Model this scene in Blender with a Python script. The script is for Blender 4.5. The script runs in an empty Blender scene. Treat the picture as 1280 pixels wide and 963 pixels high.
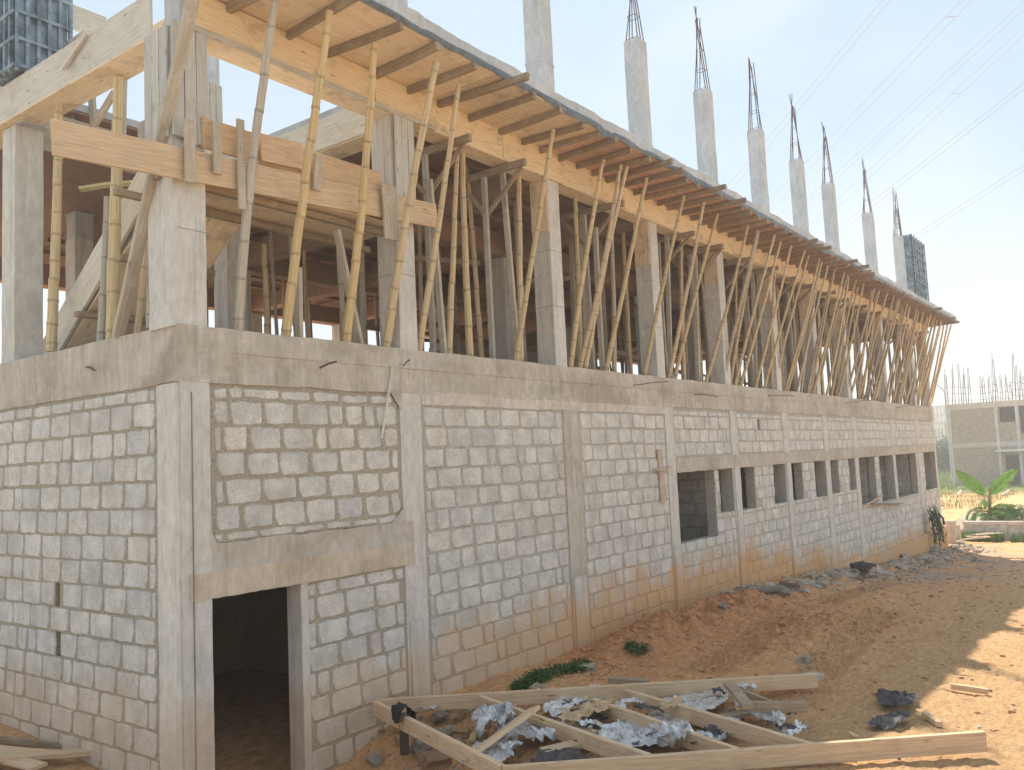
import bpy, math, random
from mathutils import Vector, Matrix, noise
random.seed(7)
rnd = random.random
def U(a, b): return a + (b - a) * rnd()
sc = bpy.context.scene
COL = sc.collection
# ------------------------------------------------------------------ survey of the place
# world: X runs along the long facade, Y into the building, Z up; origin = top of the ring beam at the corner
RX = ((0.5979354, 0.0439441, 0.8003388), (-0.8002638, 0.0891454, 0.5929848), (-0.0452883, -0.9950487, 0.0884701))
CAM = Vector((-4.53166, -7.11737, -1.4))
F, CX, CY = 1090.0, 640.0, 481.5
def P(px, py, ax, val):                      # where a surveyed sight line meets the plane axis = val
    v = Vector((px - CX, py - CY, F)); r = Vector([Vector(RX[i]).dot(v) for i in range(3)])
    return CAM + r * ((val - CAM[ax]) / r[ax])
def lerpt(tab, x):
    if x <= tab[0][0]: return tab[0][1]
    for (a, b), (c, d) in zip(tab, tab[1:]):
        if x <= c: return b + (d - b) * (x - a) / (c - a)
    return tab[-1][1]
GT = [(-10, -4.02), (3, -4.06), (7, -4.2), (10, -4.25), (13, -4.33), (16, -4.5), (22, -5.0), (32, -5.55), (40, -5.75), (60, -5.95), (100, -6.0)]
def nz(x, y, z=0.0, s=1.0): return noise.noise(Vector((x * s, y * s, z)))
def smooth(a, b, x):
    t = min(1, max(0, (x - a) / (b - a))); return t * t * (3 - 2 * t)
def gz0(x, y):
    z = lerpt(GT, x)
    z -= .62 * math.exp(-((x - .7) / 1.6) ** 2 - ((y + .3) / 1.5) ** 2)
    d = math.hypot(x - CAM.x, y - CAM.y)
    z += 1.1 * (1 - smooth(0.8, 3.6, d))
    if x > 33 or y < -7: z += 0.25 * nz(x, y, 3, .05) * smooth(0, 20, max(x - 33, -7 - y))
    return z
def gz(x, y):
    z = gz0(x, y)
    far = max(0, abs(x - 15) - 28, -9 - y, y - 3)
    k = 1 / (1 + far)
    if 0 < x < 32.3 and y > 0.15: return z - .05
    z += k * (.05 * nz(x, y, 1, .7) + .03 * nz(x, y, 2, 2.3) + .018 * nz(x, y, 4, 6.5))
    z += k * (.014 * nz(x, y, 5, 12) + .010 * abs(nz(x, y, 15, 5)) * 2)
    # bank of dug earth thrown against the wall
    m = math.exp(-((y + .75) / .6) ** 2) * smooth(5.2, 7.4, x) * (1 - smooth(11, 13.5, x))
    z += m * (.31 + .2 * nz(x, y, 6, 2.8) + .11 * nz(x, y, 7, 8) + .05 * nz(x, y, 17, 18))
    m = math.exp(-((y + .35) / .8) ** 2) * smooth(11, 14, x) * (1 - smooth(34, 37, x))
    z += m * (.16 + .12 * nz(x, y, 8, 2.2) + .09 * nz(x, y, 9, 6))
    m = math.exp(-(((x - 9.5) / 1.6) ** 2 + ((y + 2.6) / .7) ** 2))     # churned clods
    z += m * (.04 + .22 * abs(nz(x, y, 10, 3.5)) + .12 * nz(x, y, 11, 8) + .05 * nz(x, y, 12, 16))
    # tyre treads
    for (ax, ay, bx, by) in ((5.6, -2.2, 10.5, -1.7), (6.0, -3.4, 12, -2.9), (12, -1.7, 19, -1.7)):
        dx, dy = bx - ax, by - ay; L = math.hypot(dx, dy); u = ((x - ax) * dx + (y - ay) * dy) / L; v = (-(x - ax) * dy + (y - ay) * dx) / L
        w = (1 - smooth(.22, .34, abs(v))) * smooth(0, .5, u) * (1 - smooth(L - .5, L, u))
        if w > 0: z += w * (.045 * math.sin((u + abs(v) * .7) * 2 * math.pi / .2) - .035)
    return z
# ------------------------------------------------------------------ mesh building
class MB:
    def __init__(s): s.v = []; s.f = []; s.c = []; s.l = []; s.m = []
    def add(s, vs, fs, col=(1, 1, 1), loc=None, mi=0, cols=None):
        b = len(s.v); s.v += [tuple(p) for p in vs]
        s.c += cols if cols else [col] * len(vs)
        s.l += loc if loc else [tuple(p) for p in vs]
        s.f += [tuple(i + b for i in f) for f in fs]; s.m += [mi] * len(fs)
    def build(s, name, mats, parent=None, smooth_=False, origin=None):
        me = bpy.data.meshes.new(name)
        vs = s.v
        if origin is not None: vs = [(p[0] - origin[0], p[1] - origin[1], p[2] - origin[2]) for p in vs]
        me.from_pydata(vs, [], s.f)
        a = me.color_attributes.new('col', 'FLOAT_COLOR', 'POINT')
        flat = []
        for c in s.c: flat += [c[0], c[1], c[2], 1.0]
        a.data.foreach_set('color', flat)
        a = me.attributes.new('loc', 'FLOAT_VECTOR', 'POINT')
        flat = []
        for c in s.l: flat += list(c)
        a.data.foreach_set('vector', flat)
        if not isinstance(mats, (list, tuple)): mats = [mats]
        for m in mats: me.materials.append(m)
        if len(mats) > 1: me.polygons.foreach_set('material_index', s.m)
        if smooth_: me.polygons.foreach_set('use_smooth', [True] * len(me.polygons))
        me.update()
        o = bpy.data.objects.new(name, me); COL.objects.link(o)
        if parent: o.parent = parent
        if origin is not None: o.location = origin
        return o
BOXF = [(0, 3, 2, 1), (4, 5, 6, 7), (0, 1, 5, 4), (1, 2, 6, 5), (2, 3, 7, 6), (3, 0, 4, 7)]
def aabb(mb, x0, x1, y0, y1, z0, z1, col=(1, 1, 1), mi=0):
    v = [(x0, y0, z0), (x1, y0, z0), (x1, y1, z0), (x0, y1, z0), (x0, y0, z1), (x1, y0, z1), (x1, y1, z1), (x0, y1, z1)]
    mb.add(v, BOXF, col, mi=mi)
def rough_box(mb, x0, x1, y0, y1, z0, z1, step=.15, amp=.008, col=(1, 1, 1), mi=0):
    lo = (x0, y0, z0); hi = (x1, y1, z1)
    n = [max(1, min(260, int(round((hi[i] - lo[i]) / step)))) for i in range(3)]
    for ax in range(3):
        a, b = (ax + 1) % 3, (ax + 2) % 3
        for side in (0, 1):
            vs = []; 
            for i in range(n[a] + 1):
                for j in range(n[b] + 1):
                    p = [0, 0, 0]; p[ax] = hi[ax] if side else lo[ax]
                    p[a] = lo[a] + (hi[a] - lo[a]) * i / n[a]; p[b] = lo[b] + (hi[b] - lo[b]) * j / n[b]
                    q = Vector(p); d = noise.noise_vector(q * 2.1) * amp + noise.noise_vector(q * 9) * amp * .6
                    vs.append(q + d)
            fs = []
            for i in range(n[a]):
                for j in range(n[b]):
                    k = i * (n[b] + 1) + j; f = (k, k + n[b] + 1, k + n[b] + 2, k + 1)
                    fs.append(f if side else f[::-1])
            mb.add(vs, fs, col, mi=mi)
def board(mb, a, b, w, h, col=(1, 1, 1), upv=(0, 0, 1), warp=.006, seg=None, mi=0, taper=0):
    a = Vector(a); b = Vector(b); d = b - a; L = d.length; d.normalize()
    s = d.cross(Vector(upv))
    if s.length < 1e-4: s = d.cross(Vector((1, 0, 0)))
    s.normalize(); u = s.cross(d).normalized()
    n = seg or max(2, int(L / .35)); off = U(0, 50); ph = U(0, 6); bow = U(-1, 1) * warp * L * .5
    ch = min(w, h) * .09
    prof = [(-w/2 + ch, -h/2), (w/2 - ch, -h/2), (w/2, -h/2 + ch), (w/2, h/2 - ch), (w/2 - ch, h/2), (-w/2 + ch, h/2), (-w/2, h/2 - ch), (-w/2, -h/2 + ch)]
    vs = []; lc = []; fs = []
    for i in range(n + 1):
        t = i / n; c = a + d * (L * t) + s * (bow * math.sin(math.pi * t)) + u * (math.sin(ph + t * 4) * warp * .5)
        k = 1 - taper * t
        tw = warp * math.sin(ph * 2 + t * 3) * 2
        for (x, y) in prof:
            vs.append(c + s * ((x + y * tw + U(-1, 1) * warp * .12) * k) + u * ((y - x * tw) * k)); lc.append((off + L * t, x + off, y))
    for i in range(n):
        for j in range(8):
            p = i * 8 + j; q = i * 8 + (j + 1) % 8; fs.append((p, q, q + 8, p + 8))
    fs.append(tuple(range(7, -1, -1))); fs.append(tuple(n * 8 + j for j in range(8)))
    mb.add(vs, fs, col, lc, mi)
def tube(mb, pts, rad, n=8, cols=None, col=(1, 1, 1), cap=True, mi=0):
    pts = [Vector(p) for p in pts]; vs = []; fs = []; cc = []; lc = []; L = 0; pu = None
    for i, p in enumerate(pts):
        d = (pts[min(i + 1, len(pts) - 1)] - pts[max(i - 1, 0)]).normalized()
        u = pu - d * pu.dot(d) if pu else d.orthogonal()
        if u.length < 1e-5: u = d.orthogonal()
        u.normalize(); pu = u; w = d.cross(u)
        r = rad[i] if isinstance(rad, (list, tuple)) else rad
        if i: L += (p - pts[i - 1]).length
        for k in range(n):
            t = 2 * math.pi * k / n
            vs.append(p + (u * math.cos(t) + w * math.sin(t)) * r); cc.append(cols[i] if cols else col); lc.append((L, math.cos(t) * .1, math.sin(t) * .1))
    for i in range(len(pts) - 1):
        for k in range(n):
            a = i * n + k; b = i * n + (k + 1) % n; fs.append((a, b, b + n, a + n))
    if cap: fs.append(tuple(range(n - 1, -1, -1))); fs.append(tuple((len(pts) - 1) * n + k for k in range(n)))
    mb.add(vs, fs, cols=cc, loc=lc, mi=mi)
def bamboo(mb, a, b, r=.042, tint=None, bend=.035, n=9):
    a = Vector(a); b = Vector(b); d = b - a; L = d.length
    s = d.orthogonal().normalized(); s2 = d.cross(s).normalized()
    if tint is None:
        t = rnd(); v = U(.50, .66) if t < .65 else U(.42, .54); k = U(.745, .785) if t < .65 else U(.78, .82); q_ = U(.42, .50) if t < .65 else U(.58, .64); tint = (v, v * k, v * q_)
    pts = []; rr = []; cc = []
    ang = U(0, 6.3); B = U(.4, 1) * bend; ph = U(0, 6)
    step = U(.26, .44); z = U(.05, .2); nodes = []
    while z < L - .05: nodes.append(z); z += step * U(.75, 1.25)
    ts = [0.0]
    for q in nodes: ts += [q - .02, q - .006, q + .006, q + .022]
    ts.append(L)
    ts = sorted(t for t in ts if 0 <= t <= L)
    kink = {i: (U(-1, 1) * .005, U(-1, 1) * .005) for i in range(len(nodes) + 1)}
    for t in ts:
        u = t / L; seg = sum(1 for q in nodes if q < t)
        o = s * (math.cos(ang) * math.sin(math.pi * u) * B + math.sin(ph + u * 6) * .005 + kink[seg][0]) + s2 * (math.sin(ang) * math.sin(math.pi * u) * B + kink[seg][1])
        pts.append(a + d * u + o)
        near = min([abs(t - q) for q in nodes] + [9])
        R = r * (1 - .28 * u)
        rr.append(R * (1.09 if near < .01 else .99 if near < .025 else 1))
        k = .76 if near < .008 else 1.05 if near < .025 else 1.0
        # tidy waxy bloom just under each joint, dirt towards the foot end
        cc.append(tuple(min(.75, c * k) for c in tint))
    tube(mb, pts, rr, n, cols=cc)
def tag(o, label=None, cat=None, group=None, kind=None):
    if label: o['label'] = label
    if cat: o['category'] = cat
    if group: o['group'] = group
    if kind: o['kind'] = kind
    return o
def empty(name, loc, label, cat, group=None):
    o = bpy.data.objects.new(name, None); COL.objects.link(o); o.location = loc; o.empty_display_size = .2
    return tag(o, label, cat, group)
def part(mb, name, mats, root, **k):                    # mesh given in world coordinates, parented to an Empty at root.location
    o = mb.build(name, mats, None, **k)
    w = root.matrix_world.translation if False else root_loc(root)
    me = o.data
    me.transform(Matrix.Translation(-w)); o.parent = root
    return o
def root_loc(o):
    w = Vector(o.location)
    while o.parent: o = o.parent; w += Vector(o.location)
    return w
# ------------------------------------------------------------------ materials
class NT:
    def __init__(s, name):
        s.m = bpy.data.materials.new(name); s.m.use_nodes = True; s.t = s.m.node_tree; s.t.nodes.clear()
        s.out = s.n('ShaderNodeOutputMaterial')
    def n(s, typ, props=None, **ins):
        nd = s.t.nodes.new(typ)
        for k, v in (props or {}).items(): setattr(nd, k, v)
        for k, v in ins.items():
            key = int(k[1:]) if k[0] == 'i' and k[1:].isdigit() else k.replace('_', ' ')
            s.link(v, nd.inputs[key])
        return nd
    def link(s, v, sock):
        if isinstance(v, bpy.types.Node): v = v.outputs[0]
        if isinstance(v, bpy.types.NodeSocket): s.t.links.new(v, sock)
        else:
            try: sock.default_value = v
            except Exception: sock.default_value = (*v, 1.0)
    def noise(s, vec, scale, detail=4, rough=.6, dist=0.0):
        return s.n('ShaderNodeTexNoise', Vector=vec, Scale=scale, Detail=detail, Roughness=rough, Distortion=dist).outputs[0]
    def ramp(s, fac, a, b, lo=0.0, hi=1.0):
        return s.n('ShaderNodeMapRange', {'interpolation_type': 'SMOOTHSTEP'}, i0=fac, i1=a, i2=b, i3=lo, i4=hi).outputs[0]
    def mix(s, f, a, b, mode='MIX'):
        nd = s.t.nodes.new('ShaderNodeMix'); nd.data_type = 'RGBA'; nd.blend_type = mode
        s.link(f, nd.inputs[0]); s.link(a, nd.inputs[6]); s.link(b, nd.inputs[7]); return nd.outputs[2]
    def math(s, op, a, b=0.0): return s.n('ShaderNodeMath', {'operation': op}, i0=a, i1=b).outputs[0]
    def map(s, vec, sc_): return s.n('ShaderNodeMapping', Vector=vec, Scale=sc_).outputs[0]
    def pos(s): return s.n('ShaderNodeNewGeometry').outputs[0]
    def attr(s, nm, out=0): return s.n('ShaderNodeAttribute', {'attribute_name': nm}).outputs[out]
    def fin(s, col, rough=.9, bump=None, bs=.3, bd=.01, **kw):
        b = s.n('ShaderNodeBsdfPrincipled', Base_Color=col, Roughness=rough)
        for k, v in kw.items(): s.link(v, b.inputs[k.replace('_', ' ')])
        if 'Specular_IOR_Level' not in kw: b.inputs['Specular IOR Level'].default_value = .25
        if bump is not None:
            bm = s.n('ShaderNodeBump', Strength=bs, Distance=bd, Height=bump); s.t.links.new(bm.outputs[0], b.inputs['Normal'])
        s.t.links.new(b.outputs[0], s.out.inputs[0]); return s.m
def mud(g, col, amount=1.0):
    """splashed laterite soil along the foot of the walls"""
    p = g.pos(); sx = g.n('ShaderNodeSeparateXYZ', i0=p)
    zl = g.n('ShaderNodeMapRange', i0=sx.outputs[0], i1=13.0, i2=21.0, i3=-3.42, i4=-4.38).outputs[0]
    n1 = g.noise(p, 1.1, 5, .6); n2 = g.noise(g.map(p, (7, 7, .5)), 1.0, 3)
    h = g.math('SUBTRACT', sx.outputs[2], zl)
    h = g.math('ADD', h, g.math('MULTIPLY', g.math('SUBTRACT', n1, .5), 1.5)); h = g.math('ADD', h, g.math('MULTIPLY', g.math('SUBTRACT', n2, .5), .7))
    f = g.ramp(h, .28, -.38, 0, 1)
    xf = g.ramp(sx.outputs[0], 1.0, 8.0, .42, .95)
    f = g.math('MULTIPLY', g.math('MULTIPLY', f, xf), g.ramp(sx.outputs[0], 34.5, 33.2, 0, amount))
    fine = g.mix(g.noise(p, 5, 4), (.68, .40, .185, 1), (.60, .37, .19, 1))
    return g.mix(f, col, fine)
def m_concrete(name, c1, c2, streak=.25, dirt=.35, lines=0.0, muddy=True, algae=.25):
    g = NT(name); p = g.pos()
    c = g.mix(g.ramp(g.noise(p, 1.4, 7, .65), .38, .62), (*c1, 1), (*c2, 1))
    st = g.noise(g.map(p, (5, 5, .3)), 1.6, 5, .65)
    c = g.mix(g.ramp(st, .54, .68, 0, streak), c, (.78, .75, .70, 1))
    st2 = g.noise(g.map(p, (4, 4, .25)), 2.3, 5, .7)
    c = g.mix(g.ramp(st2, .5, .7, 0, dirt), c, (.24, .205, .16, 1))
    al = g.noise(p, .9, 6, .7)
    c = g.mix(g.ramp(al, .56, .74, 0, algae), c, (.24, .22, .12, 1))
    big = g.noise(g.map(p, (1, 1, 1.6)), .75, 5, .65); c = g.mix(g.ramp(big, .50, .66, 0, algae * 1.2), c, (.36, .30, .22, 1))
    c = g.mix(g.ramp(big, .46, .32, 0, .35), c, (.62, .595, .56, 1))
    c = g.mix(1.0, c, g.ramp(g.noise(g.map(p, (1, 1, .5)), 14, 8, .72), .3, .75, .86, 1.10), 'MULTIPLY')
    pit = g.n('ShaderNodeTexVoronoi', Vector=p, Scale=38.0).outputs[0]
    c = g.mix(g.ramp(pit, .16, .05, 0, .35), c, (.16, .14, .12, 1))
    if lines:
        w = g.n('ShaderNodeTexWave', {'bands_direction': 'Z'}, Vector=p, Scale=lines, Distortion=1.2).outputs[1]
        c = g.mix(g.ramp(w, .96, 1.0, 0, .35), c, (.2, .18, .15, 1))
    c = g.mix(1.0, c, g.attr('col'), 'MULTIPLY')
    if muddy: c = mud(g, c)
    b = g.math('ADD', g.noise(p, 9, 6, .7), g.math('MULTIPLY', g.noise(p, 70, 3), .35))
    return g.fin(c, .93, b, .55, .02)
M = {}
M['concrete'] = m_concrete('concrete', (.64, .59, .53), (.55, .50, .445))
M['beam'] = m_concrete('ring_beam_concrete', (.60, .535, .46), (.51, .45, .375), .35, .35, 0.0, True, .5)
M['column'] = m_concrete('column_concrete', (.70, .66, .61), (.62, .585, .535), .3, .3, 0.0, True, .06)
M['stub'] = m_concrete('stub_concrete', (.56, .565, .565), (.46, .465, .47), .25, .25, 0.0, False, 0)
def m_block():
    g = NT('sandcrete_block'); p = g.pos(); c = g.attr('col')
    c = g.mix(1.0, c, g.ramp(g.noise(p, 3.2, 6, .65), .3, .7, .82, 1.14), 'MULTIPLY')
    c = g.mix(1.0, c, g.ramp(g.noise(p, 60, 3, .7), .3, .72, .84, 1.12), 'MULTIPLY')
    sm = g.noise(p, 6, 7, .8)
    c = g.mix(g.ramp(sm, .54, .68, 0, .65), c, (.43, .38, .31, 1))
    st = g.noise(g.map(p, (5, 5, .4)), 1.7, 5, .65)
    c = g.mix(g.ramp(st, .6, .75, 0, .22), c, (.2, .175, .14, 1))
    c = mud(g, c)
    b = g.math('ADD', g.noise(p, 18, 6, .75), g.math('MULTIPLY', g.noise(p, 120, 2), .3))
    return g.fin(c, .95, b, .6, .012)
M['block'] = m_block()
def m_mortar():
    g = NT('mortar'); p = g.pos()
    c = g.mix(g.ramp(g.noise(p, .55, 4, .6), .4, .6), (.55, .51, .44, 1), (.52, .49, .445, 1))
    sx = g.n('ShaderNodeSeparateXYZ', i0=p)
    c = g.mix(g.ramp(sx.outputs[0], 3.4, 2.8, 0, .6), c, (.46, .385, .275, 1))
    c = g.mix(g.ramp(g.noise(p, 6, 6, .75), .5, .7, 0, .6), c, (.36, .315, .245, 1))
    c = g.mix(1.0, c, g.ramp(g.noise(p, 30, 5, .7), .3, .7, .75, 1.15), 'MULTIPLY')
    c = mud(g, c)
    b = g.math('ADD', g.noise(p, 16, 6, .75), g.math('MULTIPLY', g.noise(p, 80, 3), .4))
    return g.fin(c, .97, b, .9, .03)
M['mortar'] = m_mortar()
def m_wood(name, a, b, stain=.3, rough=.8, cement=0.0, knots=True):
    g = NT(name); l = g.attr('loc', 1)
    gr = g.noise(g.map(l, (1.1, 22, 22)), 2.0, 6, .6, .6)
    c = g.mix(g.ramp(gr, .3, .7), (*a, 1), (*b, 1))
    fi = g.noise(g.map(l, (3, 90, 90)), 1.5, 4, .6)
    c = g.mix(1.0, c, g.ramp(fi, .3, .7, .82, 1.1), 'MULTIPLY')
    s = g.noise(l, 2.3, 5, .7)
    c = g.mix(g.ramp(s, .52, .72, 0, stain), c, (.16, .11, .07, 1))
    kn = g.n('ShaderNodeTexVoronoi', Vector=g.map(l, (1.6, 6.5, 6.5)), Scale=1.6).outputs[0]; c = g.mix(g.ramp(kn, .15, .06, 0, .55), c, (.15, .085, .045, 1))
    if cement: c = g.mix(g.ramp(g.noise(l, 4.5, 6, .75), .5, .64, 0, cement), c, (.58, .55, .49, 1))
    c = g.mix(1.0, c, g.attr('col'), 'MULTIPLY')
    return g.fin(c, rough, g.math('ADD', gr, g.math('MULTIPLY', fi, .5)), .35, .006)
M['timber'] = m_wood('weathered_timber', (.40, .30, .20), (.30, .22, .145), .35, .85, .25)
M['timber_grey'] = m_wood('cement_stained_timber', (.52, .46, .38), (.43, .38, .31), .3, .9, .6)
M['plank'] = m_wood('fresh_plank', (.72, .53, .345), (.61, .43, .265), .22, .8, .12)
M['cement_board'] = m_wood('cement_smeared_board', (.62, .59, .54), (.53, .50, .45), .25, .9, .7)
M['ply'] = m_wood('formwork_plywood', (.83, .675, .48), (.75, .585, .40), .45, .75, .15)
M['ply_red'] = m_wood('formwork_deck_board', (.68, .45, .32), (.54, .34, .24), .35, .75, .15)
def m_bamboo():
    g = NT('bamboo'); l = g.attr('loc', 1); c = g.attr('col')
    c = g.mix(1.0, c, g.ramp(g.noise(g.map(l, (1.2, 14, 14)), 2, 5, .6), .3, .7, .78, 1.12), 'MULTIPLY')
    c = g.mix(g.ramp(g.noise(g.map(l, (1.5, 6, 6)), 2.2, 5, .7), .56, .7, 0, .5), c, (.33, .29, .24, 1))
    return g.fin(c, .6, g.noise(g.map(l, (2, 40, 40)), 2, 3), .2, .004)
M['bamboo'] = m_bamboo()
def m_plain(name, c, rough=.7, metal=0.0, var=.2, bs=.2, scale=12, **kw):
    g = NT(name); p = g.pos()
    k = g.mix(1.0, (*c, 1), g.ramp(g.noise(p, scale, 5, .65), .3, .7, 1 - var, 1 + var), 'MULTIPLY')
    k = g.mix(1.0, k, g.attr('col'), 'MULTIPLY')
    return g.fin(k, rough, g.noise(p, scale * 3, 4), bs, .01, Metallic=metal, **kw)
M['steel'] = m_plain('reinforcement_steel', (.17, .12, .095), .75, .35, .35)
M['steel_form'] = m_plain('blue_grey_steel_form', (.24, .30, .35), .6, .3, .45, .3, 5)
M['polythene'] = m_plain('dark_polythene', (.13, .145, .16), .35, 0, .3)
M['rubber'] = m_plain('black_fabric', (.03, .03, .034), .7, 0, .3)
M['plastic_pipe'] = m_plain('pale_pipe', (.62, .60, .52), .5)
M['wire'] = m_plain('wire', (.40, .42, .45), .5, .4)
M['black_plastic'] = m_plain('black_plastic_sheet', (.075, .07, .072), .45, 0, .35, .4, 9)
M['clod'] = m_plain('red_earth_clod', (.58, .285, .14), .95, 0, .25, .6, 20)
M['stone'] = m_concrete('rubble', (.42, .385, .34), (.31, .275, .235), .1, .3, 0.0, False, .1)
def m_foil():
    g = NT('foil'); p = g.pos(); c = g.mix(g.ramp(g.noise(p, 5, 4), .45, .6), (.86, .87, .88, 1), (.62, .62, .62, 1))
    c = g.mix(1.0, c, g.attr('col'), 'MULTIPLY')
    return g.fin(c, .32, g.noise(p, 26, 5, .7, 1.5), .8, .03, Metallic=.75)
M['foil'] = m_foil()
M['card'] = m_plain('torn_brown_paper', (.52, .37, .23), .85, 0, .2)
def m_leaf(name, tr=.35):
    g = NT(name); p = g.pos(); c = g.mix(1.0, g.attr('col'), g.ramp(g.noise(p, 6, 4), .3, .7, .7, 1.25), 'MULTIPLY')
    b = g.n('ShaderNodeBsdfPrincipled', Base_Color=c, Roughness=.5); b.inputs['Specular IOR Level'].default_value = .3
    t = g.n('ShaderNodeBsdfTranslucent', Color=c); mx = g.n('ShaderNodeMixShader', i0=tr, i1=b, i2=t)
    g.t.links.new(mx.outputs[0], g.out.inputs[0]); return g.m
M['leaf'] = m_leaf('leaf')
def m_ground():
    g = NT('laterite_ground'); p = g.pos(); sx = g.n('ShaderNodeSeparateXYZ', i0=p)
    n1 = g.noise(p, .35, 6, .65); n2 = g.noise(p, 1.7, 7, .7)
    c = g.mix(g.ramp(n1, .38, .62), (.83, .44, .195, 1), (.84, .48, .235, 1))
    c = g.mix(g.ramp(n2, .5, .68, 0, .6), c, (.76, .49, .27, 1))
    c = g.mix(g.ramp(n2, .45, .3, 0, .75), c, (.60, .30, .145, 1))
    # trampled pale soil away from the wall, freshly dug red soil near it
    f = g.ramp(sx.outputs[1], -2.6, -5.0, 0, .65)
    c = g.mix(f, c, (.68, .44, .225, 1))
    red = g.math('MULTIPLY', g.math('MULTIPLY', g.ramp(sx.outputs[1], -2.9, -1.2), g.ramp(sx.outputs[0], 15, 10)), g.ramp(sx.outputs[0], 4.8, 6.5))
    c = g.mix(g.math('MULTIPLY', red, .85), c, (.70, .33, .15, 1))
    # grey cement spill and fine rubble far along the wall
    gr = g.math('MULTIPLY', g.ramp(sx.outputs[0], 13, 21), g.ramp(sx.outputs[1], -4.6, -1.6))
    gr = g.math('MULTIPLY', gr, g.ramp(g.noise(p, .8, 6, .7), .38, .58))
    gr = g.math('MULTIPLY', gr, g.ramp(sx.outputs[0], 38, 33))
    c = g.mix(g.math('MULTIPLY', gr, .8), c, (.44, .37, .31, 1))
    c = g.mix(g.ramp(sx.outputs[1], -7.5, -10.5, 0, .85), c, (.70, .57, .42, 1)); c = g.mix(g.ramp(sx.outputs[0], -2.0, -4.5, 0, .85), c, (.56, .50, .39, 1))  # out-of-view ground, toned to steer the bounce light on walls and deck
    # grass country further off
    gf = g.math('MULTIPLY', g.ramp(sx.outputs[0], 70, 95), g.ramp(g.noise(p, .06, 5, .6), .42, .55))
    c = g.mix(gf, c, (.16, .20, .06, 1))
    peb = g.n('ShaderNodeTexVoronoi', Vector=p, Scale=16.0); 
    c = g.mix(g.ramp(peb.outputs[0], .2, .08, 0, .45), c, g.mix(g.noise(p, 3, 2), (.30, .20, .13, 1), (.55, .45, .36, 1)))
    c = g.mix(1.0, c, g.ramp(g.noise(g.map(p, (.6, 1.3, 1)), 13, 7, .8), .3, .7, .74, 1.36), 'MULTIPLY')
    b = g.math('ADD', g.noise(p, 5, 8, .75), g.math('MULTIPLY', g.ramp(peb.outputs[0], .3, .0), .25))
    b = g.math('ADD', b, g.math('MULTIPLY', g.noise(p, 19, 6, .8), .6)); b = g.math('ADD', b, g.math('MULTIPLY', g.noise(p, 60, 4, .7), .2))
    return g.fin(c, .97, b, 1.0, .09)
M['ground'] = m_ground()
# ------------------------------------------------------------------ ground
def axis_vals(lo, a, b, hi, step, g=1.22):
    v = []; x = a
    while x < b: v.append(x); x += step
    v.append(b); s = step; x = b
    while x < hi: s *= g; x += s; v.append(min(x, hi))
    s = step; x = a; w = []
    while x > lo: s *= g; x -= s; w.append(max(x, lo))
    return w[::-1] + v
def make_ground():
    xs = axis_vals(-250, -.5, 13, 1200, .05, 1.022); ys = axis_vals(-500, -6.4, .2, 900, .05, 1.15)
    n = len(ys); vs = [(x, y, gz(x, y)) for x in xs for y in ys]
    fs = [(i * n + j, (i + 1) * n + j, (i + 1) * n + j + 1, i * n + j + 1) for i in range(len(xs) - 1) for j in range(n - 1)]
    mb = MB(); mb.add(vs, fs); o = mb.build('ground', M['ground'], smooth_=True); tag(o, 'trampled red laterite ground running along the foot of the block wall', 'ground', kind='structure')
make_ground()
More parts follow.
